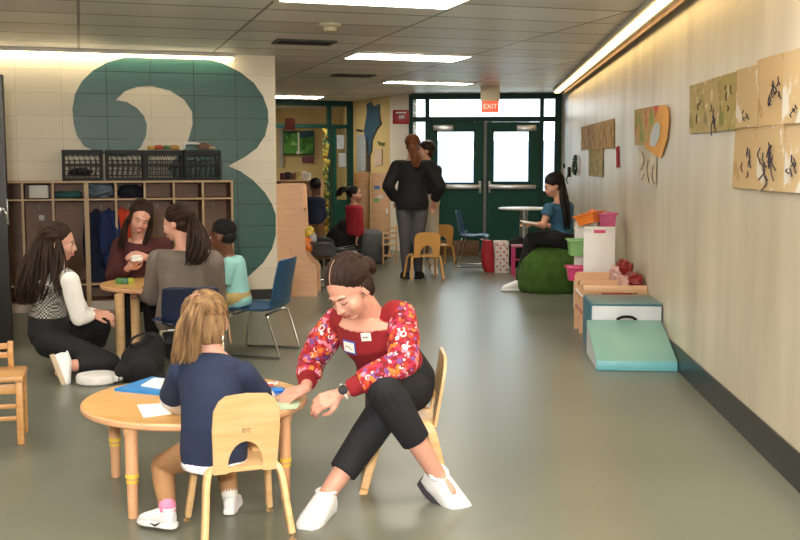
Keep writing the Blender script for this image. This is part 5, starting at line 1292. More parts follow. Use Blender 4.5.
# ---------------- 1. the woman with floral sleeves
def floral():
    m, nt, b = new_mat('floral_sleeve_print'); N = nt.nodes; Lk = nt.links; tc = N.new('ShaderNodeTexCoord')
    v = N.new('ShaderNodeTexVoronoi'); v.inputs['Scale'].default_value = 58; Lk.new(tc.outputs['Object'], v.inputs['Vector'])
    sp = N.new('ShaderNodeSeparateColor'); Lk.new(v.outputs['Color'], sp.inputs[0])
    r = N.new('ShaderNodeValToRGB'); r.color_ramp.interpolation = 'CONSTANT'; E_ = r.color_ramp.elements
    cols = [(0, '#a01824'), (.30, '#c9422a'), (.44, '#b52a52'), (.58, '#e07a32'), (.66, '#7c1220'), (.82, '#e8829a'), (.92, '#7a4a8a')]
    E_[0].position = 0; E_[0].color = lin(cols[0][1]); E_[1].position = cols[1][0]; E_[1].color = lin(cols[1][1])
    for p_, c_ in cols[2:]: e_ = E_.new(p_); e_.color = lin(c_)
    Lk.new(sp.outputs[0], r.inputs['Fac'])
    v2 = N.new('ShaderNodeTexVoronoi'); v2.inputs['Scale'].default_value = 30; Lk.new(tc.outputs['Object'], v2.inputs['Vector'])
    # small pale ring blossoms
    sub = N.new('ShaderNodeMath'); sub.operation = 'SUBTRACT'; sub.inputs[1].default_value = .32; Lk.new(v2.outputs['Distance'], sub.inputs[0])
    ab = N.new('ShaderNodeMath'); ab.operation = 'ABSOLUTE'; Lk.new(sub.outputs[0], ab.inputs[0]); lt = N.new('ShaderNodeMath'); lt.operation = 'LESS_THAN'; lt.inputs[1].default_value = .07; Lk.new(ab.outputs[0], lt.inputs[0])
    nz = N.new('ShaderNodeTexNoise'); nz.inputs['Scale'].default_value = 26; Lk.new(tc.outputs['Object'], nz.inputs['Vector']); gt = N.new('ShaderNodeMath'); gt.operation = 'GREATER_THAN'; gt.inputs[1].default_value = .53; Lk.new(nz.outputs['Fac'], gt.inputs[0])
    mu = N.new('ShaderNodeMath'); mu.operation = 'MULTIPLY'; Lk.new(lt.outputs[0], mu.inputs[0]); Lk.new(gt.outputs[0], mu.inputs[1])
    mx = N.new('ShaderNodeMix'); mx.data_type = 'RGBA'; Lk.new(mu.outputs[0], mx.inputs[0]); Lk.new(r.outputs[0], mx.inputs['A']); mx.inputs['B'].default_value = lin('#f3d9d6')
    Lk.new(mx.outputs['Result'], b.inputs['Base Color']); b.inputs['Roughness'].default_value = .8
    n2 = N.new('ShaderNodeTexNoise'); n2.inputs['Scale'].default_value = 18; Lk.new(tc.outputs['Object'], n2.inputs['Vector']); bp = N.new('ShaderNodeBump'); bp.inputs['Strength'].default_value = .6; bp.inputs['Distance'].default_value = .02
    Lk.new(n2.outputs['Fac'], bp.inputs['Height']); Lk.new(bp.outputs[0], b.inputs['Normal']); return m
rnd = random.Random(21)
J = dict(head=W(349, 289, 4.14), neck=W(372, 318, 4.29), chest=W(372, 332, 4.29), waist=W(388, 360, 4.36), pelvis=W(399, 382, 4.43),
         shR=W(336, 321, 4.38), shL=W(402, 315, 4.25), elR=W(312, 360, 4.44), wrR=W(306, 388, 4.24), elL=W(404, 362, 4.08), wrL=W(339, 394, 4.05),
         hipR=W(389, 388, 4.47), hipL=W(409, 388, 4.34), knR=W(383, 413, 4.15), anR=W(326, 496, 3.99), toR=W(326, 496, 3.99)+V((-.06, -.18, -.07)), knL=W(385, 391, 4.05), anL=W(438, 476, 4.10), toL=W(469, 506, 4.02))
redk = fab('red_knit', '#8c1620', .12, .35)
root, body, T, R = person('woman with flowered sleeves and red vest leaning over the front table', J, dict(skin='fair', s=1.0, vox=.0045, face=V((-.44, -.62, -.56)), up=V((-.42, -.40, .80)), eyes='down', neck_open=True, hair='brown', head_s=1.02,
    top=redk, top_name='vest', hem=.0, sleeve_m=floral(), cuff_m=redk, puff=(.058, .070, .060, .038), send=.16, bottom=fab('black_stretch_trousers', '#13151c', .25, .1), leg=.72, legL=.58, bfat=.020,
    hdR=V((-.85, -.45, -.28)), hdL=V((-.80, -.25, -.32)), hnR=V((-.1, -.5, .85)), hnL=V((-.1, -.75, .6)), curlR=.8, curlL=.7, hand=.92, shoe_s=1.06, shoe_w=1, laces=M['grey_metal'], sole_m=mat('dark_grey_outsole', '#3a3a42', .5), shoe_upR=V((0, 0, 1)), shoe_upL=V((.1, -.45, .85)), tiltL=1, tfat=.014))
b = MB(); c, r_ = cap_hair(T, R, 1.02, b, -.001); b.ell(T(.068, -.02, -.005), (.018, .03, .035), R); b.ell(T(-.068, -.02, -.005), (.018, .03, .035), R)
st = [(q*(.25+.75*rnd.random()), .62-.35*rnd.random(), .85*rnd.random()) for _ in range(48) for q in (-1, 1)]
st = [V((q*(.06+.9*math.sin(a)), .93*math.cos(a)-.03, .36+.0*math.cos(a)-.28*math.sin(a))) for a in [i/26*1.6 for i in range(27)] for q in (-1, 1)]
st += [V((q*.05, .65-k*.07, .75)) for k in range(14) for q in (-1, 1)]
combed(b, T, 1.02, c, r_, (0, -.9, -.25), st, .0045, .985, 9, rnd)
for k in range(26):
    a = k/26*2*PI; b.tube(crom([T(.03*math.cos(a), -.118+.005*math.sin(a*3), .0+.03*math.sin(a)), T(.040*math.cos(a+.9), -.138, .0+.038*math.sin(a+.9)), T(.028*math.cos(a+2), -.156, .0+.026*math.sin(a+2)), T(.01*math.cos(a+3), -.16, .01*math.sin(a+3))]), .008, 6)
b.ell(T(0, -.132, 0), (.036, .03, .036), R, 16)
for k in range(6): b.tube(crom([T(.07, -.05, -.03), T(.07+.006*k, -.055-.006*k, -.06), T(.062+.004*k, -.05, -.10), T(.065, -.04-.005*k, -.13)]), .0022, 5)
hr = b.build('hair', HR['brown'], root, True)
b = MB(); b.tube([T(.004, c[1]+r_[1]*math.cos(a)*1.02, c[2]+r_[2]*math.sin(a)*1.035) for a in [.35+i*.11 for i in range(11)]], .0022, 6); b.build('hair_parting', mat('scalp', '#a07a66', .6), hr, False)
# tags, watch and earring on her
def sticker(px, py, dep, w, h, nrm, label, border=None, scrib=3, tilt=0.0, parent=root):
    c = W(px, py, dep); R_ = frame(-V(nrm), V((0, 0, 1))); R_ = R_ @ Matrix.Rotation(tilt, 3, 'Y')
    b = MB(); b.box(c, (w, .003, h), .001, R=R_); o_ = b.build('name_tag', border or M['paper'], parent, True); o_['label'] = label
    b = MB(); b.box(c-(R_ @ V((0, .0022, 0))), (w*.86, .0016, h*.74), 0, R=R_); q_ = b.build('tag_paper', M['paper'], o_, False)
    b = MB(); r2 = random.Random(int(px)); x = -w*.30; pts = []
    while x < w*.30: pts.append(c+R_ @ V((x, -.0035, (r2.random()-.5)*h*.36))); x += w*.055
    b.tube(crom(pts, 3), .0011, 5)
    b.build('handwriting', M['ink'], o_, False)
    return o_
import mathutils
def hit_body(px, py, names=('vest',)):
    """where the sight line meets her clothes, so that the tag lies on the cloth"""
    best = None
    for ch in root.children:
        if ch.name.split('.')[0] in names:
            bv = mathutils.bvhtree.BVHTree.FromPolygons([v.co for v in ch.data.vertices], [p.vertices for p in ch.data.polygons])
            d = ray(px, py).normalized(); h = bv.ray_cast(V((0, 0, EYE)), d)
            if h[0] is not None and (best is None or h[3] < best[2]): best = (h[0], h[1], h[3])
    return best
for px, py, w_, h_, lb, bd, tl_ in ((349.5, 347, .074, .056, 'white name tag with a blue border and a handwritten name', mat('blue_border_card', '#3a55b8', .5), .05), (366, 337, .044, .034, 'small white tag with faint writing', M['paper'], -.12)):
    h = hit_body(px, py)
    if h: sticker(px, py, (h[0]+h[1]*.004).y, w_, h_, h[1], lb, bd, 3, tl_, root)
wd_ = (J['elL']-J['wrL']).normalized(); wc = J['wrL']+wd_*.022; Rw = frame(wd_, V((-.1, -.9, .45)))
b = MB(); b.tube([wc+Rw @ V((math.cos(a)*.029, 0, math.sin(a)*.026)) for a in [i/20*2*PI for i in range(20)]], .006, 8, closed=True, flat=1); wt = b.build('watch', M['white_plastic'], root, True); wt['label'] = 'white banded watch with a round black face'
b = MB(); cc_ = wc+Rw @ V((0, 0, .030)); b.cyl(cc_-Rw @ V((0, 0, .006)), cc_+Rw @ V((0, 0, .006)), .0195, .0185, 24, .002); b.build('watch_face', M['black_plastic'], wt, False)

# ---------------- 2. the small girl at the front table, seen from behind
g = GC; rnd = random.Random(22)
J = dict(head=W(205, 322, 3.860), neck=W(212, 352, 3.820), chest=W(211, 378, 3.790), waist=W(213, 420, 3.750), pelvis=W(214, 452, 3.760),
         shL=W(182, 371, 3.810), shR=W(243, 374, 3.790), elL=W(171, 399, 3.920), wrL=W(180, 410, 4.060), elR=W(262, 398, 3.900), wrR=W(268, 396, 4.060),
         hipL=W(199, 452, 3.780), hipR=W(226, 452, 3.790), knL=W(162, 465, 3.960), knR=W(224, 452, 4.060), anL=W(168, 512, 3.780), anR=W(230, 497, 3.980), toL=F(147, 530, .02), toR=F(226, 522, .02))
J['toL'] = J['anL']+V((-.085, .04, 0)); J['toL'].z = .004; J['toR'] = J['anR']+V((.0, .10, 0)); J['toR'].z = .004
J['anL'].z = max(J['anL'].z, .075)
GP = [(0, .112, .088), (.12, .116, .09), (.3, .110, .088), (.45, .108, .086), (.62, .112, .088), (.78, .116, .088), (.90, .100, .07), (1.0, .04, .04)]
gr, gb, T, R = person('small blonde girl in a navy tunic and tan leggings seated at the front table', J, dict(skin='fair', kid=True, s=.95, vox=.005, face=V((-.25, .90, -.32)), up=V((-.10, .25, .95)), hair='blonde', head_s=.98, prof=GP,
    top=fab('navy_tunic', '#1d2946', .12, .3), top_name='tunic', hem=.0, sleeve=.46, tfat=.012, bottom=fab('tan_leggings', '#a47a54', .1, .2), leg=1.0, bfat=.004, shoe_m=SHOE_W, shoe_s=.64, laces=M['grey_metal'], curl=.5, facebits=True, hand=.58))
for q in 'LR':      # white undershirt sleeves
    b = MB(); b.limb([J['sh'+q].lerp(J['el'+q], .5), J['el'+q], J['wr'+q].lerp(J['el'+q], .1)], [.046, .043, .030]); b.skin('undershirt_sleeve', fab('white_jersey', '#e6e6ee', .04, .2), gr, True, .005, 3)
b = MB(); rg = torso_rings(J, 0, [(.0, .118, .097), (.03, .121, .100), (.08, .118, .100)]); b.loft([(c_-V((0, 0, .020)), x_, y_) for c_, x_, y_ in rg], 28); b.skin('undershirt_hem', bpy.data.materials['white_jersey'], gr, True, .005, 3)
for q in 'LR':
    b = MB(); a_ = J['an'+q]; kn = J['kn'+q]; u_ = (kn-a_).normalized(); b.cyl(a_-u_*.01, a_+u_*.035, .030, .033, 18, .004); b.build('sock', mat('pink_sock', '#e58ab0', .8) if q == 'L' else M['white_matte'], gr, True)
b = MB(); c, r_ = cap_hair(T, R, .98, b, 0, True, 1.02)
tie = (-.38, -.78, .42); st = hemi(110, rnd, -.35, .72)
combed(b, T, .98, c, r_, tie, st, .0048, 1.01, 8, rnd)
tp = T(c[0]+tie[0]*r_[0]*1.05, c[1]+tie[1]*r_[1]*1.05, c[2]+tie[2]*r_[2]*1.05)
pony = [(tp, V((.012, 0, 0)), V((0, .012, 0))), (W(196, 306, 3.740), V((.028, 0, .004)), V((0, .022, 0))), (W(190, 322, 3.720), V((.042, 0, .004)), V((0, .024, 0))), (W(187, 340, 3.725), V((.047, 0, 0)), V((0, .022, 0))), (W(185, 356, 3.735), V((.048, 0, 0)), V((0, .016, 0))), (W(182, 366, 3.740), V((.040, 0, 0)), V((0, .01, 0)))]
locks(b, pony, 120, 1, .0046, rnd, .3, .008)
for k in range(16):   # loose strands at the nape and over the right ear
    x = -.02+.09*rnd.random(); b.tube(crom([T(x, -.095, .02), T(x+.01, -.105, -.03), T(x+.012, -.098, -.075), T(x+.004*k % .02, -.085, -.10)]), .0028, 5)
b.build('hair', HR['blonde'], gr, True)
b = MB(); b.tube([tp+R @ V((math.cos(a)*.017, 0, math.sin(a)*.017)) for a in [i/14*2*PI for i in range(14)]], .006, 6, closed=True); b.build('hair_tie', M['locker_brown'], gr, True)
b = MB(); sx = J['anL'].lerp(J['toL'], .45)+V((.0, -.030, -.012)); b.tube([sx+V((-.028, -.002, .004)), sx+V((-.008, -.004, -.006)), sx+V((.026, 0, .010))], [.001, .0042, .001], 6); b.build('side_mark', M['black_plastic'], gr, True)

# ---------------- 3. kneeling woman at the left
rnd = random.Random(23); Y = 6.78
def tweed():
    m, nt, b = new_mat('houndstooth_vest'); N = nt.nodes; Lk = nt.links; tc = N.new('ShaderNodeTexCoord'); ck = N.new('ShaderNodeTexChecker'); ck.inputs['Scale'].default_value = 88
    ck.inputs['Color1'].default_value = lin('#2b2c2e'); ck.inputs['Color2'].default_value = lin('#a8a49c'); Lk.new(tc.outputs['Object'], ck.inputs['Vector']); Lk.new(ck.outputs['Color'], b.inputs['Base Color']); b.inputs['Roughness'].default_value = .9; return m
J = dict(head=W(60, 243, Y), neck=W(56, 268, Y-.02), chest=W(53, 284, Y), waist=W(48, 312, Y), pelvis=W(50, 336, Y),
         shR=W(70, 281, Y-.16), shL=W(62, 276, Y+.14), elR=W(79, 318, Y-.16), wrR=W(92, 315, Y-.05), elL=W(84, 316, Y+.16), wrL=W(94, 313, Y+.05),
         hipR=W(50, 342, Y-.10), hipL=W(54, 340, Y+.10), knR=W(106, 362, Y-.14), anR=W(64, 371, Y-.26), knL=W(101, 324, Y+.24), anL=W(96, 366, Y+.30))
J['knR'] = W(110, 366, Y-.1); J['knR'].z = .075; J['anR'].z = .09; J['toR'] = J['anR']+V((-.10, -.02, -.04)); J['toR'] = V((J['anR'].x-.055, J['anR'].y-.01, .02)); J['anL'].z = .08; J['toL'] = J['anL']+V((.15, .03, -.065))
kr, kb, T, R = person('woman with long dark hair kneeling by the lockers in a checked vest and white sleeves', J, dict(skin='fair', s=1.0, vox=.007, face=V((.97, .12, -.12)), up=V((.08, 0, 1)), hair='dbrown', mouth='smile', top=tweed(), top_name='vest', hem=.0, tfat=.012,
    sleeve_m=fab('white_blouse', '#e9e6e2', .04, .3), cuff_m=fab('white_cuff', '#ece9e4', .04), puff=(.062, .060, .052, .034), bottom=fab('black_trousers', '#101114', .25, .1), bfat=.018, leg=.72, hdR=V((.9, .2, -.1)), hdL=V((.9, -.3, .1)), curl=.7, shoes=False))
for q, up_ in (('R', V((-1, -.15, .25))), ('L', V((0, 0, 1)))):
    if q == 'R':   # kneeling foot: sole faces the camera side, toes on the floor
        a_ = J['anR']+V((-.0, 0, .02)); shoe(kr, a_+V((.02, .0, .03)), V((a_.x-.02, a_.y-.10, .015)), .95, SHOE_W, mat('cream_sole', '#b8a58c', .6), V((.85, .35, .3)), True, .007)
    else: shoe(kr, J['anL'], J['toL'], .95, SHOE_W, None, V((0, 0, 1)), True, .007)
b = MB(); c, r_ = cap_hair(T, R, 1.0, b, .004, False, 1.04)
st = [V((q*(.04+.9*math.sin(a)), .93*math.cos(a)-.03, .36-.28*math.sin(a))) for a in [i/18*1.5 for i in range(19)] for q in (-1, 1)]
combed(b, T, 1.0, c, r_, (0, -.9, -.45), st, .007, .975, 8, rnd)
hm_ = [(T(0, -.05, .03), .085), (T(0, -.03, -.06), .075), (W(46, 256, Y-.02), .092), (W(40, 268, Y-.02), .082), (W(38, 284, Y-.03), .07)]; b.limb([q[0] for q in hm_], [q[1] for q in hm_])
fall = [(T(-.0, -.07, .07), V((0, .08, 0)), V((.03, 0, 0))), (W(46, 242, Y), V((.0, .085, 0)), V((.06, 0, 0))), (W(43, 260, Y-.03), V((0, .10, 0)), V((.10, 0, 0))), (W(40, 278, Y-.06), V((0, .10, 0)), V((.125, 0, 0))), (W(36, 294, Y-.07), V((0, .09, 0)), V((.105, 0, 0))), (W(33, 307, Y-.07), V((0, .06, 0)), V((.07, 0, 0)))]
locks(b, fall, 260, 1, .0085, rnd, .3, .014)
fall2 = [(T(.07, .0, .03), V((.01, 0, 0)), V((0, .01, 0))), (W(60, 262, Y-.13), V((.035, 0, 0)), V((0, .02, 0))), (W(58, 280, Y-.17), V((.04, 0, 0)), V((0, .02, 0))), (W(64, 300, Y-.19), V((.03, 0, 0)), V((0, .02, 0)))]
locks(b, fall2, 26, 1, .007, rnd, .3, .012)
b.build('hair', HR['dbrown'], kr, True)

# ---------------- 4. woman in the maroon sweater behind the second table
rnd = random.Random(24); Y = 8.0
J = dict(head=W(140, 218, Y-.08), neck=W(139, 240, Y), chest=W(139, 252, Y+.02), waist=W(141, 280, Y+.06), pelvis=W(143, 300, Y+.08),
         shR=W(121, 246, Y+.03), shL=W(163, 246, Y-.02), elR=W(113, 276, Y-.06), wrR=W(129, 268, Y-.22), elL=W(166, 276, Y-.08), wrL=W(146, 257, Y-.24),
         hipR=W(134, 302, Y+.08), hipL=W(153, 302, Y+.08), knR=W(128, 300, Y-.32), knL=W(152, 300, Y-.32), anR=W(128, 338, Y-.30), anL=W(152, 338, Y-.28))
for q in 'LR': J['kn'+q].z = .385; J['an'+q].z = .08; J['to'+q] = J['an'+q]+V((0, -.16, -.065))
mr, mb_, T, R = person('smiling woman in a maroon sweater sitting behind the second table before the hanging coats', J, dict(skin='fair', s=1.0, vox=.008, face=V((.30, -.85, -.30)), up=V((.36, -.2, .9)), hair='dbrown', mouth='smile', eyes='down', top=fab('maroon_knit', '#4a1c1c', .2, .3), top_name='sweater', hem=.0, tfat=.02, sleeve=.94,
    bottom=fab('black_jeans', '#101013', .2), hdR=V((.5, -.3, .55)), hdL=V((-.7, -.3, .15)), hnR=V((0, -.9, .3)), hnL=V((0, -.8, .5)), curl=.7, shoe_m=M['black_cloth'], head_s=1.02))
b = MB(); c, r_ = cap_hair(T, R, 1.02, b, .004, False, 1.03)
st = [V((q*(.04+.9*math.sin(a)), .93*math.cos(a)-.03, .36-.28*math.sin(a))) for a in [i/18*1.5 for i in range(19)] for q in (-1, 1)]
combed(b, T, 1.02, c, r_, (0, -.9, -.45), st, .0075, .97, 8, rnd)
for q in (-1, 1):
    x = 1 if q > 0 else -1
    fl_ = [(T(q*-.062, .02, .05), V((.012, 0, 0)), V((0, .012, 0))), (T(q*-.084, .02, -.03), V((.014, 0, 0)), V((0, .02, 0))), (T(q*-.088, .03, -.11), V((.018, 0, 0)), V((0, .02, 0))), (T(q*-.082, .05, -.20), V((.022, 0, 0)), V((0, .02, 0))), (T(q*-.072, .07, -.28), V((.018, 0, 0)), V((0, .02, 0)))]
    locks(b, fl_, 30, 1, .007, rnd, .3, .01)
b.build('hair', HR['dbrown'], mr, True)
p = J['wrL']+V((-.05, -.05, 0)); b = crumple(.08, .05, .05, 101, 12, .4); o = b.build('paper_tissue', M['paper']); o.location = p-V((-.0, .02, .03)); setp(o, 'small white paper piece held by the woman in maroon', 'paper')

# ---------------- 5. woman in the grey jacket, back to the camera
rnd = random.Random(25); Y = 6.98
J = dict(head=W(177, 224, Y+.10), neck=W(186, 250, Y+.02), chest=W(184, 268, Y), waist=W(184, 302, Y-.04), pelvis=W(186, 322, Y-.03),
         shL=W(159, 261, Y+.06), shR=W(212, 262, Y-.02), elL=W(153, 296, Y+.12), wrL=W(143, 294, Y+.30), elR=W(216, 300, Y+.10), wrR=W(204, 292, Y+.32),
         hipL=W(175, 326, Y), hipR=W(198, 326, Y), knL=W(172, 326, Y+.40), knR=W(196, 326, Y+.40), anL=W(172, 350, Y+.32), anR=W(200, 350, Y+.32))
for q in 'LR': J['hip'+q].z = .39; J['kn'+q].z = .40; J['an'+q].z = .085; J['to'+q] = J['an'+q]+V((-.03, .16, -.07))
wr_, wb, T, R = person('woman in a taupe grey jacket seen from behind on the navy chair', J, dict(skin='fair', s=1.06, vox=.008, face=V((-.88, .22, -.22)), up=V((-.10, .05, 1)), hair='dbrown', mouth='smile', top=fab('taupe_jacket', '#70655c', .12, .2), top_name='jacket', hem=.0, tfat=.026, sleeve=.95, head_s=1.0,
    bottom=fab('grey_trousers', '#38393d', .2), curl=.5, shoe_m=M['black_cloth']))
b = MB(); c, r_ = cap_hair(T, R, 1.0, b, .002, False, 1.03)
tie = (.1, -.85, .1); st = hemi(90, rnd, -.45, .70); combed(b, T, 1.0, c, r_, tie, st, .006, 1.0, 8, rnd)
tp = T(.0, -.118, .03); fl_ = [(tp, V((.02, 0, 0)), V((0, .02, 0))), (W(196, 228, Y-.06), V((.05, 0, 0)), V((0, .03, 0))), (W(198, 243, Y-.14), V((.06, 0, 0)), V((0, .03, 0))), (W(197, 256, Y-.17), V((.058, 0, 0)), V((0, .03, 0))), (W(193, 268, Y-.17), V((.035, 0, 0)), V((0, .02, 0)))]
locks(b, fl_, 110, 1, .0065, rnd, .2, .035); b.build('hair', HR['dbrown'], wr_, True)

# ---------------- 6. boy in mint
rnd = random.Random(26); Y = 7.5
J = dict(head=W(222, 236, Y-.02), neck=W(228, 256, Y), chest=W(231, 268, Y), waist=W(234, 290, Y), pelvis=W(236, 303, Y),
         shL=W(229, 265, Y-.11), shR=W(233, 264, Y+.11), elL=W(222, 289, Y-.13), wrL=W(211, 284, Y-.05), elR=W(224, 288, Y+.12), wrR=W(212, 284, Y+.08),
         hipL=W(234, 306, Y-.06), hipR=W(236, 306, Y+.06), knL=W(206, 306, Y-.07), knR=W(206, 306, Y+.07), anL=W(206, 336, Y-.07), anR=W(206, 336, Y+.07))
for q in 'LR': J['hip'+q].z = .405; J['kn'+q].z = .40; J['to'+q] = J['an'+q]+V((-.10, 0, -.045))
br_, bb, T, R = person('boy with short black hair in a mint polo shirt on the blue chair', J, dict(skin='brown', kid=True, s=1.05, vox=.007, face=V((-.93, .30, -.15)), up=V((0, 0, 1)), hair='black', top=fab('mint_polo', '#8fc4bf', .08, .25), top_name='polo_shirt', sleeve=.4, tfat=.014,
    bottom=fab('khaki_trousers', '#a8905c', .1), bfat=.016, curl=.5, shoe_m=M['black_cloth'], head_s=1.03, shoe_s=.7))
b = MB(); b.ell(T(0, -.022, .036), (.078, .090, .080), R, 24); b.ell(T(0, -.042, -.005), (.068, .066, .062), R, 20)
for v in hemi(500, rnd, -.25, .68): b.ell(T(v.x*.078, -.022+v.y*.090, .036+v.z*.080), (.005,)*3, None, 5)
b.build('hair', HR['black'], br_, True)

# ---------------- 7. standing woman, back to us, hands on hips
rnd = random.Random(27); Y = 12.45
J = dict(head=W(412.5, 146, Y), neck=W(412, 160, Y), chest=W(412, 168, Y), waist=W(412, 190, Y), pelvis=W(412, 206, Y-.02),
         shL=W(397, 167, Y), shR=W(430, 167, Y), elL=W(388, 186, Y-.10), wrL=W(396, 201, Y+.02), elR=W(440, 186, Y-.10), wrR=W(434, 202, Y+.02),
         hipL=W(404, 210, Y), hipR=W(420, 210, Y), knL=W(405, 240, Y-.02), knR=W(418, 240, Y-.02), anL=W(406, 268, Y), anR=W(418, 268, Y))
for q in 'LR': J['an'+q].z = .09; J['to'+q] = J['an'+q]+V((-.02 if q == 'L' else .03, .15, -.075))
sr, sb_, T, R = person('standing woman in black sweater and grey trousers with a long auburn ponytail', J, dict(skin='fair', s=1.0, vox=.010, face=V((-.05, 1, -.05)), up=V((0, 0, 1)), hair='auburn', facebits=True, top=fab('black_sweater', '#0b0b0e', .2, .2), top_name='sweater', hem=.0, tfat=.032, sleeve=.93,
    bottom=fab('charcoal_trousers', '#4b4a4e', .12), bfat=.014, curl=.6, shoe_m=M['black_cloth'], head_s=1.0))
b = MB(); c, r_ = cap_hair(T, R, 1.0, b, 0, False, 1.04); tie = (0, -.8, .45); combed(b, T, 1.0, c, r_, tie, hemi(70, rnd, -.5, .7), .007, 1.0, 8, rnd)
fl_ = [(T(0, -.10, .08), V((.02, 0, 0)), V((0, .02, 0))), (W(413, 146, Y-.17), V((.04, 0, 0)), V((0, .03, 0))), (W(415, 155, Y-.19), V((.05, 0, 0)), V((0, .03, 0))), (W(416, 162, Y-.19), V((.045, 0, 0)), V((0, .025, 0))), (W(416, 169, Y-.18), V((.025, 0, 0)), V((0, .02, 0)))]
locks(b, fl_, 50, 1, .010, rnd, .4, .012); b.build('hair', HR['auburn'], sr, True)

# ---------------- 8. person in pale trousers hidden behind her
Y = 13.15
J = dict(head=W(425, 151, Y), neck=W(425, 164, Y), chest=W(425, 172, Y), waist=W(425, 192, Y), pelvis=W(426, 205, Y),
         shL=W(412, 170, Y), shR=W(437, 170, Y), elL=W(411, 188, Y), wrL=W(414, 203, Y-.05), elR=W(437, 190, Y), wrR=W(434, 205, Y-.03),
         hipL=W(419, 209, Y), hipR=W(431, 209, Y), knL=W(420, 236, Y), knR=W(433, 236, Y), anL=W(421, 262, Y), anR=W(434, 262, Y))
for q in 'LR': J['an'+q].z = .09; J['to'+q] = J['an'+q]+V((.0, -.15, -.075))
rnd = random.Random(28)
hr_, hb_, T, R = person('dark haired person in pale trousers mostly hidden behind the standing woman in black', J, dict(skin='warm', s=1.0, vox=.014, face=V((-.95, -.2, -.05)), hair='dbrown', top=fab('black_top', '#15151a', .2), bottom=fab('cream_trousers', '#c9bfae', .08), bfat=.02, tfat=.014, curl=.6, shoe_m=SHOE_W))
b = MB(); cap_hair(T, R, 1.0, b, .004, False, 1.05); fl_ = [(T(.06, -.02, .03), V((.02, 0, 0)), V((0, .03, 0))), (T(.085, -.02, -.08), V((.02, 0, 0)), V((0, .03, 0))), (T(.08, 0, -.2), V((.02, 0, 0)), V((0, .03, 0)))]
locks(b, fl_, 30, 1, .009, rnd); b.build('hair', HR['dbrown'], hr_, True)

# ---------------- 9. woman in teal on the green bean bag
rnd = random.Random(29); Y = 11.3
J = dict(head=W(553, 186, Y-.0), neck=W(560, 202, Y), chest=W(561, 212, Y), waist=W(562, 232, Y-.02), pelvis=W(560, 246, Y-.05),
         shL=W(549, 209, Y-.13), shR=W(568, 207, Y+.15), elL=W(543, 226, Y-.15), wrL=W(534, 224, Y-.22), elR=W(556, 228, Y+.20), wrR=W(542, 224, Y+.18),
         hipL=W(556, 250, Y-.12), hipR=W(563, 250, Y+.06), knL=W(531, 246, Y-.12), knR=W(537, 245, Y+.18), anL=W(521, 265, Y-.05), anR=W(528, 262, Y+.25))
for q in 'LR': J['hip'+q].z = .56; J['kn'+q].z = .56; J['an'+q].z = .10; J['to'+q] = J['an'+q]+V((-.17, -.03, -.08))
tr_, tb_, T, R = person('woman in a teal top with a black ponytail sitting on the green bean bag', J, dict(skin='warm', s=1.02, vox=.011, face=V((-.90, -.25, -.30)), up=V((-.1, 0, 1)), hair='black', top=fab('teal_blouse', '#33607f', .12, .3), top_name='blouse', hem=.0, tfat=.014, sleeve=.2,
    bottom=fab('black_slacks', '#0d0e12', .2), bfat=.02, curl=.6, shoe_m=SHOE_W, hdL=V((-.9, 0, .1)), hdR=V((-.9, 0, .1))))
b = MB(); c, r_ = cap_hair(T, R, 1.02, b, 0, False, 1.06); combed(b, T, 1.0, c, r_, (0, -.9, .1), hemi(60, rnd, -.5, .7), .007, 1.0, 8, rnd)
fl_ = [(T(.0, -.12, .03), V((.02, 0, 0)), V((0, .02, 0))), (W(564, 198, Y-.16), V((.045, 0, 0)), V((0, .03, 0))), (W(566, 210, Y-.20), V((.045, 0, 0)), V((0, .03, 0))), (W(567, 222, Y-.20), V((.035, 0, 0)), V((0, .03, 0))), (W(567, 232, Y-.18), V((.02, 0, 0)), V((0, .02, 0)))]
locks(b, fl_, 50, 1, .009, rnd, .3, .01); b.build('hair', HR['black'], tr_, True)
p = W(529, 222.5, Y-.24); b = MB(); b.box((0, 0, .0), (.17, .22, .014), .003, R=Matrix.Rotation(.15, 3, 'Y')); o = b.build('open_booklet', M['paper']); o.location = p; setp(o, 'white booklet held by the woman in teal', 'booklet')

# ---------------- 10. boy in navy in the far room
Y = 14.0
J = dict(head=W(315, 186, Y), neck=W(315, 196, Y), chest=W(315, 202, Y), waist=W(315, 214, Y), pelvis=W(315, 222, Y),
         shL=W(310, 201, Y), shR=W(321, 201, Y), elL=W(308, 212, Y), wrL=W(309, 220, Y-.05), elR=W(323.5, 211, Y), wrR=W(325, 219, Y),
         hipL=W(312, 224, Y), hipR=W(319, 224, Y), knL=W(313, 241, Y), knR=W(320, 241, Y), anL=W(313, 257, Y), anR=W(321, 257, Y))
for q in 'LR': J['an'+q].z = .075; J['to'+q] = J['an'+q]+V((.02, .10, -.06))
r10, _, T, R = person('small child in navy and brown standing before the far colourful shelf', J, dict(skin='brown', kid=True, s=.95, vox=.014, face=V((-.3, 1, 0)), hair='black', top=fab('navy_sweatshirt', '#161d36', .12), sleeve=.95, tfat=.016, bottom=fab('brown_trousers', '#7a5638', .1), bfat=.014, shoe_m=M['black_cloth'], head_s=.95))
b = MB(); b.ell(T(0, -.02, .036), (.079, .092, .082), R, 20); b.build('hair', HR['black'], r10, True)
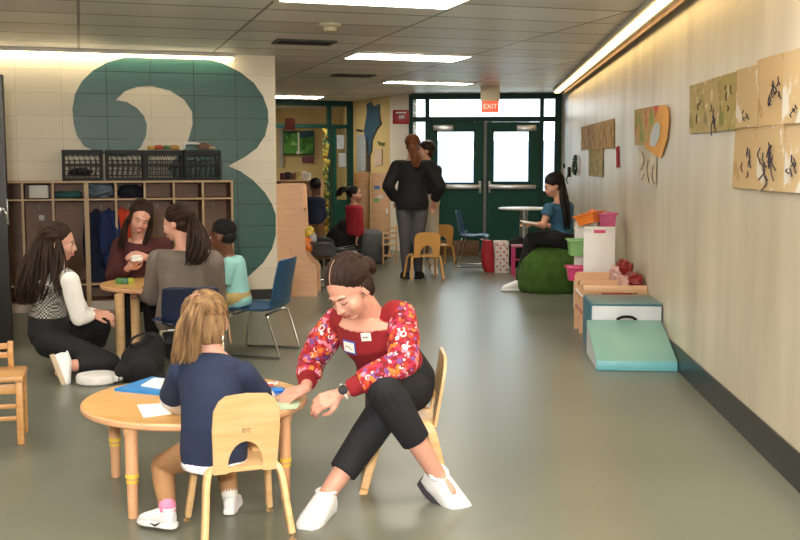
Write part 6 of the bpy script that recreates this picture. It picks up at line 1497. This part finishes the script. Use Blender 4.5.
# ---------------- 11. child in red
Y = 14.3; rnd = random.Random(31)
J = dict(head=W(355, 194, Y), neck=W(354, 204, Y), chest=W(354, 210, Y), waist=W(355, 224, Y), pelvis=W(355, 233, Y),
         shL=W(349.5, 209, Y+.05), shR=W(359, 210, Y-.06), elL=W(349, 222, Y), wrL=W(353, 232, Y-.02), elR=W(360, 224, Y-.08), wrR=W(357, 238, Y-.10),
         hipL=W(352, 236, Y+.03), hipR=W(357, 236, Y-.03), knL=W(352, 248, Y+.04), knR=W(358, 248, Y-.04), anL=W(352, 258, Y+.04), anR=W(357, 258, Y-.04))
for q in 'LR': J['an'+q].z = .075; J['to'+q] = J['an'+q]+V((.10, .0, -.06))
r11, _, T, R = person('child with dark hair in a red top standing left of the tan cabinet', J, dict(skin='warm', kid=True, s=.98, vox=.014, face=V((.95, -.2, 0)), hair='black', top=fab('red_top', '#a3202c', .1), sleeve=.95, tfat=.018, bottom=fab('black_leggings', '#111114', .1), bfat=.012, shoe_m=M['black_cloth'], head_s=1.0))
b = MB(); b.ell(T(0, -.03, .03), (.088, .1, .086), R, 20)
fl_ = [(T(0, -.08, .04), V((.02, 0, 0)), V((0, .03, 0))), (T(0, -.15, .06), V((.03, 0, 0)), V((0, .05, .03))), (T(0, -.21, .03), V((.03, 0, 0)), V((0, .05, .03))), (T(0, -.24, -.05), V((.03, 0, 0)), V((0, .03, 0)))]
locks(b, fl_, 50, 1, .012, rnd, .4, .02); b.build('hair', HR['black'], r11, True)
# dark coat heap in the opening by the child in red
p = F(340, 262); b = MB(); b.ell((0, 0, .25), (.2, .18, .26)); b.ell((.1, 0, .45), (.14, .14, .16)); b.ell((-.1, .05, .15), (.2, .16, .16)); o = b.skin('black_cushion_heap', M['black_cloth'], None, False, .015, 4); o.location = (W(338, 250, 14.5).x, 14.75, 0); setp(o, 'black soft heap on the floor behind the child in red', 'cushion')
# ================================================================== LIGHT, OUTDOORS, CAMERA
out = thing('ground_outside', None, None, (0, 0, 0)); struct(out)
b = MB(); b.box((1.5, 32, -.12), (30, 30, .1)); b.build('pavement', mat('pale_pavement', '#c9c7be', .8), out, ang=None)
b = MB(); b.box((3, 50, 1.2), (40, .4, 2.6)); b.build('wall_pale', mat('pale_far_wall', '#8f99a8', .8, .15, .3), out, ang=None)
b = MB(); b.box((1.5, 36, .02), (30, 5, .1)); b.build('lawn', mat('dry_grass', '#8f8a48', .9, .2, 2), out, ang=None)
w = bpy.data.worlds.new('sky'); bpy.context.scene.world = w; w.use_nodes = True
bg = w.node_tree.nodes['Background']; bg.inputs[0].default_value = (.84, .92, 1, 1); bg.inputs[1].default_value = 5.0
fl = bpy.data.lights.new('camera_flash', 'AREA'); fl.size = .22; fl.energy = 72; fl.color = (1, .97, .93)
fo = bpy.data.objects.new('camera_flash', fl); C.objects.link(fo); fo.location = (-.12, -.25, 1.75); fo.rotation_euler = (PI/2-.16, 0, .06)
f2 = bpy.data.lights.new('added_ceiling_fill', 'POINT'); f2.energy = 230; f2.shadow_soft_size = .1; f2.color = (1, .97, .93)  # added omni fill next to the flash, lifts the ceiling brightness
fo2 = bpy.data.objects.new('added_ceiling_fill', f2); C.objects.link(fo2); fo2.location = (-.12, -.3, 1.75)
cam = bpy.data.cameras.new('camera'); cam.sensor_width = 36; cam.lens = 36*FL/800; cam.clip_end = 200
co = bpy.data.objects.new('camera', cam); C.objects.link(co); co.location = (0, 0, EYE); co.rotation_euler = (PI/2-PT, 0, 0)
sc = bpy.context.scene; sc.camera = co
sc.view_settings.view_transform = 'Standard'; sc.view_settings.look = 'None'; sc.view_settings.gamma = 1; sc.view_settings.exposure = 0.22
